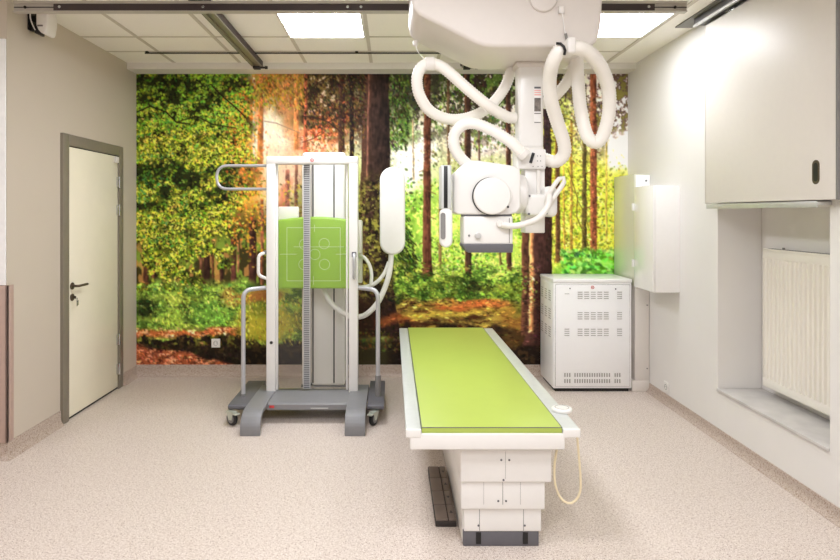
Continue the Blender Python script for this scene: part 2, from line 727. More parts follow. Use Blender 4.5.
def blob(x, y, rx, ry, c, s=1.0, p=2.0, warp=0.0):
    dx, dy = gx - x, gy - y
    if warp:
        dx = dx + (W1 - 0.5) * warp
        dy = dy + (W2 - 0.5) * warp
    r = (dx / rx) ** 2 + (dy / ry) ** 2
    over(s * np.exp(-r ** p), c)


W1, W2 = fbm(26), fbm(26)
W3, W4 = fbm(9), fbm(9)

# far light between the trees
over(np.ones_like(gx), (150, 165, 80))
over(sm(gy, 215, 120), (186, 180, 158))
blob(262, 130, 34, 62, (206, 190, 164), 1, 2, 20)
blob(412, 152, 24, 34, (208, 204, 194), 1, 2, 20)
blob(490, 125, 40, 36, (208, 194, 190), 1, 2, 26)
blob(612, 135, 34, 66, (236, 230, 232), 1, 2, 20)
# far green
blob(450, 245, 90, 55, (158, 190, 74), 1, 2, 30)
blob(470, 215, 70, 34, (176, 200, 96), .8, 2, 30)
blob(585, 215, 62, 78, (178, 186, 58), 1, 2.5, 24)
blob(600, 255, 40, 30, (198, 190, 44), .8, 2, 16)
blob(545, 130, 14, 60, (164, 168, 48), .9, 2, 10)
blob(580, 110, 26, 40, (150, 162, 50), .85, 2, 16)
blob(407, 200, 18, 44, (128, 168, 58), .9, 2, 14)
n_far = fbm(7, 1.6)
n_fine = fbm(3.2, 1.3)
over(0.42 * sm(n_far, .55, .85) * sm(gy, 165, 215) * sm(gx, 385, 400), (96, 138, 40))
over(0.6 * sm(n_fine, .6, .9) * sm(gy, 165, 215) * sm(gx, 385, 400), (232, 232, 120))
over(0.55 * sm(fbm(11, 1.8), .6, .85) * sm(gx, 535, 560) * sm(gy, 95, 130), (150, 148, 36))
over(0.5 * sm(fbm(6, 1.8), .62, .85) * sm(gx, 535, 560) * sm(gy, 95, 130), (238, 226, 90))
over(0.45 * sm(fbm(9), .62, .85) * sm(gx, 560, 590) * sm(gy, 205, 235), (206, 150, 46))

# upper right: dark spruce lace before the pale sky
lace = fbm(9, 1.4) * .35 + fbm(4, 1.5) * .4 + fbm(2.2, 1.2) * .35
band = sm(gy, 168, 92) * sm(gx, 388, 398)
over(band * sm(lace + .16 * sm(gy, 120, 76) + .10 * sm(gx, 440, 405), .50, .60) * .94, (54, 42, 40))
over(band * sm(lace, .60, .70) * .85, (66, 68, 36))
over(band * sm(fbm(4, 1.6), .60, .74) * sm(gx, 560, 470) * .85, (92, 128, 46))
over(sm(gx, 560, 580) * sm(gy, 170, 120) * .75, (214, 200, 200))
over(sm(gx, 560, 580) * sm(gy, 176, 110) * sm(lace, .42, .54) * .9, (88, 66, 62))
over(sm(gx, 552, 575) * sm(gy, 190, 110) * sm(lace, .60, .70) * .8, (126, 122, 56))
over(sm(gx, 602, 612) * sm(gy, 178, 160) * sm(gy + (W3 - .5) * 16, 128, 142) * .95, (240, 236, 238))

# middle top: brown olive canopy round the big trunk
can = fbm(9, 1.2) * .55 + fbm(4) * .45
blob(320, 104, 52, 44, (104, 84, 40), .9, 3, 14)
over(sm(gx, 296, 306) * sm(gx, 402, 392) * sm(gy, 160, 120) * sm(can, .5, .6) * .9, (48, 34, 26))
over(sm(gx, 296, 306) * sm(gx, 372, 362) * sm(gy, 160, 130) * sm(can, .28, .2) * .75, (198, 178, 158))
blob(372, 95, 32, 30, (58, 56, 26), .6, 2, 16)
blob(404, 122, 7, 22, (92, 124, 44), .7, 2, 12)
blob(409, 166, 15, 26, (224, 218, 208), .95, 2, 12)
blob(418, 84, 24, 22, (62, 62, 46), .75, 2, 14)
blob(275, 84, 26, 17, (130, 108, 44), .9, 2, 14)
over(sm(gx, 252, 262) * sm(gx, 308, 300) * sm(gy, 116, 92) * sm(can, .5, .62) * .8, (88, 62, 28))
# red glowing twigs
blob(318, 146, 26, 12, (214, 176, 146), .8, 2, 18)
st = vnoise(16, 2.6, .9) * .5 + fbm(3.4) * .5
ray = np.exp(-((gx - 324 - (gy - 130) * -.75) / 22) ** 2 - ((gy - 132) / 24) ** 2)
over(ray * sm(st, .34, .58) * .9, (196, 88, 44))
over(ray * sm(st, .62, .74) * .8, (232, 150, 96))
over(ray * sm(fbm(3), .6, .72) * .8, (96, 40, 26))

# light shaft colours left of the stand
blob(247, 150, 17, 70, (214, 130, 58), .85, 2, 16)
blob(252, 215, 20, 40, (204, 140, 46), .6, 2, 16)
blob(291, 112, 8, 50, (196, 130, 84), .6, 2, 16)
blob(268, 140, 17, 26, (212, 200, 176), .95, 2, 8)
blob(285, 180, 24, 40, (200, 168, 140), .9, 2, 14)
blob(286, 205, 8, 26, (190, 112, 76), .8, 2, 10)

# ------------------------------------------------------------------ dabs: small strokes of leaf, needle and grass
def dabs(n, xs, ys, cols, r, ratio=0.55, ang=None, keep=None, alpha=.9, seed=0, spread_f=(.5, 1.55)):
    R = np.random.default_rng(seed + 100)
    X = R.uniform(xs[0], xs[1], n)
    Y = R.uniform(ys[0], ys[1], n)
    K = R.integers(0, len(cols) if cols is not None else 1, n)
    S = R.uniform(r[0], r[1], n) * MS
    A = R.uniform(0, PI, n) if ang is None else R.normal(ang[0], ang[1], n)
    J = R.normal(0, 12, (n, 3))
    U = R.random(n)
    local = cols is None
    cc = None if local else np.asarray(cols, float)
    F = R.uniform(spread_f[0], spread_f[1], n)
    for i in range(n):
        if keep is not None and keep(X[i], Y[i]) < U[i]:
            continue
        px, py, s = (X[i] - MX0) * MS, (Y[i] - MY0) * MS, S[i]
        k = int(s + 1.5)
        x0, x1, y0, y1 = int(px) - k, int(px) + k + 1, int(py) - k, int(py) + k + 1
        if x0 < 0 or y0 < 0 or x1 > MW or y1 > MH:
            x0, y0, x1, y1 = max(x0, 0), max(y0, 0), min(x1, MW), min(y1, MH)
            if x1 <= x0 or y1 <= y0:
                continue
        yy, xx = np.mgrid[y0:y1, x0:x1]
        dx, dy = xx - px, yy - py
        c, sn = math.cos(A[i]), math.sin(A[i])
        a, b = dx * c + dy * sn, -dx * sn + dy * c
        w = np.clip(1.4 - ((a / s) ** 2 + (b / (s * ratio)) ** 2) * 1.2, 0, 1) * alpha
        base_ = C[min(MH - 1, max(0, int(py))), min(MW - 1, max(0, int(px)))] * F[i] if local else cc[K[i]]
        C[y0:y1, x0:x1] = C[y0:y1, x0:x1] * (1 - w[..., None]) + np.clip(base_ + J[i] * (.5 if local else 1), 0, 255) * w[..., None]


def sample(arr):
    def f(x, y):
        return arr[min(MH - 1, max(0, int((y - MY0) * MS))), min(MW - 1, max(0, int((x - MX0) * MS)))]
    return f


def trunk(x0, y0, x1, y1, w0, w1, c, lit=None, side=1, rough=.35, flare=0.0):
    """a printed trunk from (x0,y0) down to (x1,y1); lit colour on one side"""
    t = np.clip((gy - y0) / (y1 - y0), 0, 1)
    cx = x0 + (x1 - x0) * t + (W3 - .5) * .8
    w = (w0 + (w1 - w0) * t) / 2 + flare * np.exp(-(1 - t) * 14)
    d = (gx - cx) / w
    mask = sm(np.abs(d) * w, w + .5, w - .5) * sm(gy, y0 - 1, y0 + 1) * sm(gy, y1 + 2, y1 - 2)
    bark = vnoise(1.3, 6) * .5 + vnoise(2.6, 3) * .5
    f = 1 + (bark - .5) * 2 * rough - .22 * d * side
    cc = np.clip(np.asarray(c, float)[None, None] * f[..., None], 0, 255)
    if lit is not None:
        k = sm(d * -side, .1, .9) * (.45 + .55 * bark)
        cc = cc * (1 - k[..., None]) + np.asarray(lit, float) * k[..., None]
    over(mask, cc)


dabs(4200, (392, 548), (150, 272), [(92, 132, 44), (120, 162, 56), (74, 108, 36), (56, 78, 28), (146, 180, 66)], (.9, 2.4), .6, None, sample(sm(gy, 160, 230) * sm(fbm(16), .35, .6)), .75, 31)
dabs(4200, (392, 628), (160, 272), [(196, 212, 92), (160, 196, 74), (206, 210, 112), (128, 168, 54), (226, 226, 150)], (.9, 2.0), .6, None, sample(sm(gy, 165, 235) * (.3 + .6 * sm(fbm(12), .4, .65))), .7, 21)
dabs(2600, (546, 626), (110, 262), [(196, 190, 66), (170, 174, 54), (126, 130, 40), (96, 106, 36), (214, 208, 110)], (1.0, 2.2), .55, None, sample(sm(gy + sm(gx, 590, 565) * 60, 148, 190)), .65, 22)
# half-lit crowns between the far trunks
mid_ = sm(gx, 424, 440) * sm(gx, 545, 520) * sm(gy, 196, 160)
dabs(1600, (432, 548), (84, 190), [(88, 104, 46), (112, 128, 58), (70, 66, 40), (62, 84, 38), (140, 150, 84)], (1.0, 2.6), .5, (1.4, .5), sample(mid_ * sm(fbm(18, 1.3), .38, .6)), .7, 41)
dabs(900, (392, 548), (72, 130), [(52, 42, 36), (66, 54, 44), (46, 54, 28)], (1.0, 2.4), .45, (1.3, .5), sample(sm(fbm(12, 1.2), .42, .62)), .75, 42)
# thin far trunks
for a in ((254, 70, 254, 170, 2.2, 2.6, (206, 188, 166)), (261, 70, 260, 165, 4, 6, (170, 112, 62)), (306, 70, 305, 156, 3, 4, (166, 92, 62)),
          (296, 70, 296, 150, 4, 5, (184, 120, 70)), (478, 104, 479, 165, 1.6, 2, (104, 76, 66)), (448, 80, 449, 200, 2.4, 3, (104, 80, 58)),
          (440, 190, 440, 265, 2.4, 3, (126, 104, 62)), (500, 235, 500, 265, 2, 2.4, (106, 92, 52)), (571, 120, 571, 255, 2.4, 3, (150, 120, 52)),
          (563, 160, 564, 250, 1.6, 2, (170, 140, 60)), (606, 120, 606, 240, 1.6, 2, (170, 150, 70)), (413, 120, 413, 180, 1.5, 1.8, (150, 130, 100))):
    trunk(*a)
trunk(467, 70, 468, 278, 6, 6.5, (70, 50, 40), (120, 78, 50))
trunk(508, 70, 509, 270, 4.6, 5, (78, 52, 44), (130, 84, 56))
trunk(547, 70, 547, 190, 6.5, 8, (62, 44, 46))
trunk(557, 80, 557.5, 262, 4, 5, (96, 68, 42), (150, 110, 56))
trunk(584, 84, 584, 256, 4, 5, (92, 80, 42), (132, 116, 60))
trunk(593, 70, 593.5, 258, 6, 7, (128, 76, 52), (172, 104, 66), rough=.45)
trunk(342, 70, 341, 168, 6, 6, (66, 44, 34), (106, 72, 50))
trunk(351.5, 70, 352, 172, 4.2, 4.4, (36, 24, 24))
trunk(427, 70, 427, 277, 6.5, 8.5, (96, 58, 42), (132, 84, 60), rough=.45, flare=1.5)
# drooping dark spruce beside the big trunk
dabs(900, (394, 422), (215, 280), [(44, 56, 24), (60, 78, 30), (34, 42, 22), (80, 104, 40)], (1.6, 3.4), .3, (1.0, .35), lambda x, y: max(0, 1 - abs(x - 404 - (y - 250) * .15) / 14) * min(1, (y - 205) / 40), .85, 3)
dabs(500, (388, 408), (72, 150), [(50, 60, 26), (70, 96, 36), (104, 140, 50), (40, 36, 24)], (1.2, 2.6), .45, (1.4, .4), None, .7, 4)

# ------------------------------------------------------------------ forest floor
over(sm(gy, 272, 284) * sm(gx, 384, 396), (110, 142, 50))
gr = fbm(8, .5) * .6 + fbm(3, .6) * .4
over(sm(gy, 262, 276) * sm(gx, 384, 394) * sm(gr, .5, .64) * .85, (60, 88, 30))
over(sm(gy, 262, 276) * sm(gx, 384, 394) * sm(gr, .34, .26) * .8, (168, 182, 70))
blob(462, 285, 40, 9, (52, 66, 24), .6, 2, 14)
blob(485, 284, 20, 6, (44, 46, 22), .65, 2, 12)
blob(412, 300, 16, 6, (48, 46, 22), .6, 2, 10)
blob(510, 290, 20, 10, (164, 170, 60), .6, 2, 12)
path = sm(gy + (W1 - .5) * 8, 299, 304) * sm(gx, 384, 398)
over(path, (134, 112, 50))
blob(462, 304, 46, 4, (172, 96, 48), .9, 2, 8)
blob(400, 321, 18, 6, (156, 86, 44), .9, 2, 8)
blob(492, 309, 26, 3.4, (166, 92, 46), .85, 2, 6)
over(path * sm(fbm(9, .3), .58, .72) * .7, (178, 160, 66))
blob(468, 318, 20, 2.6, (64, 42, 26), .8, 2, 6)
blob(424, 323, 22, 3, (60, 40, 26), .75, 2, 6)
over(path * sm(fbm(6, .35), .64, .74) * .85, (78, 44, 26))
blob(440, 314, 46, 4.5, (194, 172, 66), .75, 2, 10)
blob(470, 306, 42, 3.5, (184, 104, 52), .8, 2, 8)
blob(500, 313, 22, 3, (188, 172, 62), .6, 2, 8)
blob(425, 305, 14, 3, (132, 132, 48), .6, 2, 8)
bank = sm(gy + (W1 - .5) * 12 + (W3 - .5) * 5, 325, 331) * sm(gx, 384, 396)
over(bank, (44, 32, 24))
over(bank * sm(fbm(6), .6, .76) * .7, (86, 64, 36))
blob(516, 300, 9, 16, (98, 118, 40), .7, 2, 10)
blob(518, 320, 22, 10, (150, 104, 44), .7, 2, 12)
blob(512, 338, 10, 10, (104, 78, 34), .6, 2, 12)
blob(545, 335, 20, 40, (48, 36, 28), .6, 2, 8)
# ferns and broad leaves by the cabinet
blob(592, 266, 34, 12, (104, 160, 52), .95, 3, 12)
dabs(420, (562, 622), (250, 280), [(96, 156, 54), (130, 190, 78), (64, 112, 36), (156, 206, 100)], (2.2, 4.6), .5, (.4, .7), None, .8, 5)

# two near trunks behind the tube
trunk(525.5, 70, 525, 335, 6, 8.5, (92, 60, 46), (128, 84, 60), rough=.45)
trunk(541, 160, 540, 345, 21, 24, (74, 48, 42), (98, 64, 54), rough=.3, flare=6)
trunk(531.5, 165, 531, 332, 3.4, 5, (206, 142, 92), (236, 178, 122), rough=.4)

# left side: forest depth under the leaves
left = sm(gx, 306, 296)
over(left * sm(gy, 196, 236), (66, 60, 30))
over(left * sm(gy, 225, 240) * sm(fbm(9, 1.6), .5, .68) * .9, (122, 146, 52))
over(left * sm(gy, 225, 240) * sm(fbm(7, 2.2), .62, .78) * .8, (176, 128, 70))
for a in ((147, 238, 146, 284, 5, 6, (98, 62, 44)), (154, 250, 153, 284, 3, 3, (112, 74, 50)), (159, 232, 159, 297, 8, 10, (44, 30, 24)), (176, 236, 176, 270, 3, 3, (72, 44, 34)),
          (187, 225, 187, 262, 3, 3, (80, 52, 40)), (201, 235, 201, 285, 3.5, 4, (112, 76, 56)), (206.5, 232, 207, 288, 5.5, 6.5, (58, 38, 30)), (213, 240, 213, 278, 2.5, 2.5, (96, 62, 40)),
          (221.5, 250, 221.5, 288, 3.5, 4, (72, 46, 36)), (233.5, 236, 233.5, 289, 5, 5.5, (88, 54, 44)), (238, 240, 238, 272, 2, 2, (150, 104, 72)), (252.5, 220, 252.5, 289, 7, 8, (70, 44, 36)),
          (262, 200, 262, 285, 3, 3, (140, 88, 62)), (287, 170, 287, 290, 4, 5, (150, 96, 74)), (296, 160, 296, 290, 3, 4, (120, 78, 60))):
    trunk(*a, rough=.4)

# left ground
gl = sm(gx, 352, 330)
over(gl * sm(gy + (W1 - .5) * 10, 279, 287), (122, 150, 60))
over(gl * sm(gy, 280, 288) * sm(gr, .5, .62) * .8, (66, 92, 34))
over(gl * sm(gy, 280, 288) * sm(gr, .36, .28) * .7, (152, 176, 66))
blob(236, 296, 22, 6, (170, 130, 64), .8, 2, 10)
blob(262, 294, 22, 5, (154, 92, 50), .8, 2, 8)
blob(142, 310, 10, 13, (34, 40, 20), .8, 2, 10)
blob(192, 318, 12, 4, (42, 54, 22), .7, 2, 8)
blob(178, 300, 20, 6, (164, 174, 70), .7, 2, 10)
blob(183, 308, 10, 5, (52, 60, 24), .7, 2, 12)
blob(152, 297, 16, 4, (140, 160, 62), .7, 2, 8)
blob(210, 312, 24, 14, (104, 150, 56), .7, 2, 14)
blob(268, 324, 34, 20, (168, 158, 52), .95, 3, 10)
blob(256, 307, 14, 6, (120, 124, 44), .7, 2, 8)
blob(325, 322, 26, 18, (92, 84, 34), .9, 2, 12)
blob(330, 292, 24, 14, (60, 50, 34), .9, 2, 12)
blob(168, 322, 30, 4, (150, 172, 66), .8, 2, 8)
blob(212, 327, 28, 4, (104, 134, 48), .7, 2, 8)
over(gl * sm(gx, 246, 228) * sm(gy + (W1 - .5) * 6, 326, 329) * sm(gy, 340, 334), (170, 98, 54))
over(gl * sm(gx, 246, 228) * sm(gy, 326, 329) * sm(gy, 340, 334) * sm(fbm(5, .4), .6, .75), (214, 160, 112))
lb = gl * sm(gy + (W1 - .5) * 8 + (W3 - .5) * 6 + sm(gx, 236, 250) * -6, 334, 337.5)
over(lb, (42, 33, 23))
over(lb * sm(fbm(4), .62, .76) * .8 * sm(gy, 352, 340), (122, 124, 44))
over(lb * sm(fbm(5), .64, .8) * .7, (74, 58, 34))
lit = sm(gy - (gx - 136) * .17 + (W1 - .5) * 5, 343, 347) * sm(gx, 246, 226)
over(lit, (150, 84, 54))
over(lit * sm(fbm(5, .35, 3, -.8), .52, .66) * .8, (214, 148, 110))
over(lit * sm(fbm(4, .35, 3, -.8), .62, .74) * .8, (92, 48, 32))

# the big trunk with mossy foot
trunk(376.5, 70, 374, 336, 23.5, 40, (58, 42, 35), (92, 62, 48), rough=.42, flare=10)
trunk(369, 70, 367, 180, 1.6, 2, (120, 82, 66))
moss = np.exp(-((gx - 374) / 20) ** 4) * sm(gy, 165, 200) * sm(gy, 312, 286)
over(moss * sm(fbm(4, 1.4), .44, .6) * .75, (100, 94, 40))
over(moss * sm(fbm(3.2, 1.6), .58, .7) * .85, (38, 28, 20))
over(moss * sm(fbm(3), .68, .8) * .8, (150, 146, 62))
blob(362, 322, 36, 20, (56, 38, 26), .85, 2, 14)
blob(392, 322, 14, 7, (146, 82, 42), .8, 2, 10)
over(sm(gy, 336, 344) * sm(gx, 330, 345) * sm(gx, 412, 400) * .8, (40, 30, 24))
dabs(160, (350, 400), (330, 350), [(92, 96, 40), (110, 80, 40), (60, 66, 30)], (1, 2.4), .5, None, None, .7, 6)

# broad-leaved branches, left: cluster map decides light and dark
edge = sm(gx + (W1 - .5) * 26 + (gy - 160) * .06, 262, 226)
low = np.clip(sm(gy + (W2 - .5) * 30, 262, 226) + sm(gy + (W4 - .5) * 20, 296, 276) * sm(fbm(15, .8) + .45 * np.exp(-((gx - 178) / 26) ** 2 - ((gy - 262) / 22) ** 2) + .25 * np.exp(-((gx - 150) / 16) ** 2 - ((gy - 250) / 22) ** 2) - .12 * sm(gx, 195, 215), .52, .64), 0, 1)
clus = np.clip(fbm(20, .62, 2, .35) * .62 + fbm(9, .7, 2, .3) * .38, 0, 1)
lightmap = np.zeros_like(gx)
for (bx, by, brx, bry, bs) in ((205, 145, 40, 20, .55), (170, 120, 36, 16, .25), (165, 215, 34, 20, .45), (215, 228, 34, 22, .5), (180, 262, 40, 22, .5), (238, 200, 22, 26, .4),
                               (232, 110, 16, 30, .3), (150, 145, 16, 12, .25),
                               (160, 90, 30, 20, -.25), (175, 178, 34, 10, -.6), (216, 190, 14, 9, -.35), (145, 172, 12, 12, -.4), (205, 100, 16, 8, -.35), (200, 214, 16, 7, -.35), (150, 200, 10, 8, -.3)):
    lightmap += bs * np.exp(-((gx - bx) / brx) ** 2 - ((gy - by) / bry) ** 2)
lit_leaf = np.clip(clus * .7 + lightmap * .6 + .14, 0, 1)
dens = edge * low
over(dens * .94, (40, 46, 18))
over(dens * sm(lit_leaf, .3, .62) * .75, (124, 138, 38))
kd = sample(dens * (.25 + .75 * sm(lit_leaf, .12, .5)))
dabs(5200, (134, 268), (70, 305), [(88, 112, 32), (116, 140, 38), (72, 104, 32), (134, 150, 46), (54, 64, 22)], (1.3, 2.7), .55, None, kd, .85, 8)
kl = sample(dens * sm(lit_leaf, .34, .74))
dabs(7200, (134, 268), (100, 305), [(200, 194, 60), (176, 180, 54), (216, 206, 78), (204, 186, 78), (150, 162, 46), (122, 140, 42)], (1.1, 2.3), .55, None, kl, .9, 9)
dabs(2600, (134, 262), (70, 130), [(120, 164, 52), (94, 142, 48), (160, 184, 58)], (1.1, 2.2), .55, None, sample(dens * sm(lit_leaf, .3, .7)), .85, 10)
dabs(500, (134, 200), (120, 300), [(64, 134, 62), (84, 150, 70)], (1.2, 2.4), .6, None, sample(dens * sm(clus, .5, .7)), .7, 11)
gap = sm(fbm(5.5) * .6 + fbm(3) * .4, .66, .8)
over(dens * gap * (1 - .6 * sm(lit_leaf, .5, .8)) * .8, (26, 26, 14))
# orange lit leaves to the right of the green ones
og = np.exp(-((gx - 243 - (gy - 150) * .03) / 16) ** 2) * sm(gy, 74, 110) * sm(gy, 262, 210)
dabs(1500, (222, 270), (72, 265), [(222, 134, 50), (204, 110, 42), (232, 164, 70), (196, 150, 46), (176, 92, 40)], (1.0, 2.3), .55, None, sample(og * .8), .6, 12)
dabs(800, (240, 302), (180, 282), [(186, 168, 50), (204, 150, 50), (120, 112, 36), (88, 70, 30)], (1.0, 2.2), .55, None, sample(sm(gy, 270, 240) * .6), .8, 13)
dabs(900, (252, 304), (70, 112), [(150, 124, 44), (172, 146, 58), (104, 78, 34), (184, 120, 60)], (1.0, 2.4), .45, (1.4, .5), sample(sm(gy, 118, 92)), .75, 14)
dabs(500, (306, 366), (72, 160), [(110, 96, 38), (84, 66, 30), (140, 116, 52)], (1.0, 2.2), .4, (1.3, .5), None, .6, 15)
dabs(60, (292, 346), (102, 158), [(214, 106, 54), (190, 72, 40), (236, 150, 90)], (1.0, 2.2), .5, None, sample(np.exp(-((gx - 322 - (gy - 132) * -.5) / 16) ** 2)), .8, 16)
dabs(3200, (136, 250), (70, 290), [(30, 34, 14), (44, 46, 20), (24, 26, 12)], (.6, 1.4), .5, None, sample(dens * .9), .75, 28)
dabs(700, (252, 306), (84, 200), None, (1.0, 2.6), .4, (1.4, .4), None, .5, 33, (.75, 1.2))
dabs(900, (304, 366), (71, 128), [(50, 38, 28), (72, 60, 32), (36, 26, 22), (60, 44, 32)], (1.0, 2.4), .4, (1.2, .5), None, .65, 34)
# grass and low bushes
dabs(2200, (136, 250), (280, 362), None, (1.0, 2.4), .45, (.9, .8), None, .75, 17)
dabs(500, (150, 246), (284, 326), [(150, 178, 72), (118, 158, 60), (176, 190, 84)], (.9, 1.9), .5, (.9, .7), sample(sm(fbm(12, .6), .5, .68)), .75, 23)
dabs(700, (238, 345), (296, 344), [(178, 170, 56), (150, 142, 46), (196, 186, 80), (110, 104, 38)], (1.0, 2.4), .35, (1.4, .4), sample(sm(gx, 345, 300) * .8 + .2), .7, 18)
dabs(1500, (388, 540), (262, 303), None, (1.0, 2.4), .45, (.2, .6), None, .75, 19)
dabs(500, (395, 540), (262, 300), [(140, 172, 60), (170, 190, 84), (92, 130, 46)], (.9, 1.8), .45, (.8, .7), sample(sm(fbm(9), .5, .7)), .7, 24)
dabs(1100, (388, 545), (298, 362), None, (1.0, 2.8), .32, (0, .3), None, .75, 20)
dabs(900, (350, 404), (180, 340), None, (1.0, 2.2), .5, None, None, .6, 25)
dabs(1600, (546, 603), (95, 262), None, (.9, 2.0), .55, None, None, .6, 26)
dabs(1500, (388, 548), (75, 170), None, (.9, 2.0), .55, None, None, .55, 27)


def twig(pts, w, c, a=.85):
    for p, q in zip(pts, pts[1:]):
        n = max(2, int(math.hypot(q[0] - p[0], q[1] - p[1]) * 1.5))
        for k in range(n):
            t = k / n
            x, y = p[0] + (q[0] - p[0]) * t, p[1] + (q[1] - p[1]) * t
            over_local(x, y, w, c, a)


def over_local(x, y, w, c, a):
    px, py, k = (x - MX0) * MS, (y - MY0) * MS, int(w * MS) + 2
    x0, x1, y0, y1 = max(0, int(px) - k), min(MW, int(px) + k + 1), max(0, int(py) - k), min(MH, int(py) + k + 1)
    if x1 <= x0 or y1 <= y0:
        return
    yy, xx = np.mgrid[y0:y1, x0:x1]
    m_ = np.clip(w * MS * .5 + .5 - np.hypot(xx - px, yy - py), 0, 1) * a
    C[y0:y1, x0:x1] = C[y0:y1, x0:x1] * (1 - m_[..., None]) + np.asarray(c, float) * m_[..., None]


twig([(136, 112), (150, 106), (166, 112), (176, 122), (190, 124)], 1.3, (34, 30, 18))
twig([(212, 86), (224, 98), (236, 108), (246, 118)], 1.4, (44, 34, 22))
twig([(176, 122), (196, 116), (212, 124), (236, 128)], 1.1, (44, 40, 20))
twig([(264, 121), (276, 123), (288, 128), (300, 133)], .9, (140, 110, 90))
twig([(302, 116), (318, 118), (328, 122), (340, 116), (352, 112), (366, 108)], 1.2, (58, 38, 30))
twig([(328, 122), (336, 128), (342, 134)], 1.2, (58, 38, 30))
twig([(302, 142), (314, 138), (324, 132)], 1.0, (104, 56, 40))
twig([(304, 98), (316, 84), (330, 76)], 1.2, (58, 44, 30))
twig([(567, 168), (572, 182), (577, 198), (576, 216), (582, 230), (588, 246)], 1.0, (96, 84, 34))
twig([(577, 200), (585, 214), (588, 228)], .8, (96, 84, 34))
for yy_, xx_ in ((133, 588), (150, 596), (170, 590), (185, 598), (205, 588), (225, 597), (110, 590), (95, 597)):
    twig([(593, yy_), (xx_ + (4 if xx_ > 593 else -4), yy_ + 3)], .9, (110, 68, 44))
for yy_ in (150, 168, 190, 215, 240):
    twig([(427, yy_), (436 if yy_ % 4 else 418, yy_ + 4)], .8, (110, 80, 50))
for yy_ in (118, 132, 142):
    twig([(545, yy_), (560, yy_ - 1), (572, yy_ + 2)], .9, (70, 52, 34), .8)

# fine print grain, light blur so that it is not sharper than a print, then store
GREY = C @ np.array([.3, .59, .11])
C = np.clip(GREY[..., None] + (C - GREY[..., None]) * .86, 0, 255)
C = 255 * np.clip(C / 255, 0, 1) ** GAMMA * GAIN
C = np.clip(C * (1 + (rng.random((MH, MW, 1)) - .5) * .10), 0, 255)
B = C.copy()
B[1:-1, 1:-1] = (C[1:-1, 1:-1] * 4 + C[:-2, 1:-1] + C[2:, 1:-1] + C[1:-1, :-2] + C[1:-1, 2:]) / 8
C = B


def mural_mesh():
    d = YB - 0.003
    x0, x1 = XL + 0.002, XR - 0.002
    z0, z1 = CAM_Z - (MY1 - 213) * d / 600, CAM_Z - (MY0 - 213) * d / 600
    xs, zs = np.linspace(x0, x1, MW), np.linspace(z1, z0, MH)
    X, Z = np.meshgrid(xs, zs)
    co = np.stack([X, np.full_like(X, d), Z], -1).reshape(-1, 3).astype(np.float32)
    cx_, cz_ = (x0 + x1) / 2, z0
    co[:, 0] -= cx_
    co[:, 1] -= d
    co[:, 2] -= cz_
    i = (np.arange(MH - 1)[:, None] * MW + np.arange(MW - 1)[None, :]).reshape(-1)
    q = np.stack([i, i + MW, i + MW + 1, i + 1], -1).astype(np.int32)
    me = bpy.data.meshes.new('forest_mural')
    me.vertices.add(len(co))
    me.vertices.foreach_set('co', co.reshape(-1))
    me.loops.add(q.size)
    me.loops.foreach_set('vertex_index', q.reshape(-1))
    me.polygons.add(len(q))
    me.polygons.foreach_set('loop_start', np.arange(0, q.size, 4, dtype=np.int32))
    me.update(calc_edges=True)
    lin = C / 255.0
    lin = np.where(lin <= .04045, lin / 12.92, ((lin + .055) / 1.055) ** 2.4)
    rgba = np.concatenate([lin, np.ones((MH, MW, 1))], -1).reshape(-1).astype(np.float32)
    at_ = me.color_attributes.new('print', 'FLOAT_COLOR', 'POINT')
    at_.data.foreach_set('color', rgba)
    mt = bpy.data.materials.new('mural_print')
    mt.use_nodes = True
    nt = mt.node_tree
    b = nt.nodes['Principled BSDF']
    b.inputs['Roughness'].default_value = 0.6
    b.inputs['Specular IOR Level'].default_value = 0.12
    a = nt.nodes.new('ShaderNodeAttribute')
    a.attribute_name = 'print'
    g = nt.nodes.new('ShaderNodeBrightContrast')
    g.inputs['Bright'].default_value = 0.0
    nt.links.new(a.outputs['Color'], g.inputs['Color'])
    nt.links.new(g.outputs['Color'], b.inputs['Base Color'])
    me.materials.append(mt)
    o = bpy.data.objects.new('forest_mural', me)
    o.location = (cx_, d, cz_)
    col.objects.link(o)
    tag(o, 'wall-wide photo mural of a sunlit forest on the back wall', 'mural')


mural_mesh()

# ------------------------------------------------------------------ ceiling: luminous panels, rails, bridge
def ceiling_light(x, y, label, glow='lamp_diffuser'):
    t = thing('ceiling_light', label, 'ceiling light', (x, y, CEIL), 'recessed luminous ceiling panels')
    m = MB()
    for a in (-1, 1):
        m.box(x + a * 0.288 - 0.007, x + a * 0.288 + 0.007, y - 0.295, y + 0.295, CEIL - 0.012, CEIL - 0.001)
        m.box(x - 0.281, x + 0.281, y + a * 0.288 - 0.007, y + a * 0.288 + 0.007, CEIL - 0.012, CEIL - 0.001)
    m.build('lamp_frame', 'lamp_frame', t)
    m = MB()
    m.box(x - 0.281, x + 0.281, y - 0.281, y + 0.281, CEIL - 0.009, CEIL - 0.001)
    m.build('diffuser', glow, t)
    return t


LT = ceiling_light(-0.502, 4.38, 'bright square ceiling panel above the green upright stand, left of the crane')
ceiling_light(1.645, 4.365, 'bright square ceiling panel near the right wall, beside the sliding shutter rail', 'lamp_diffuser_dim')

BRZ0, BRZ1 = 2.79, 2.858


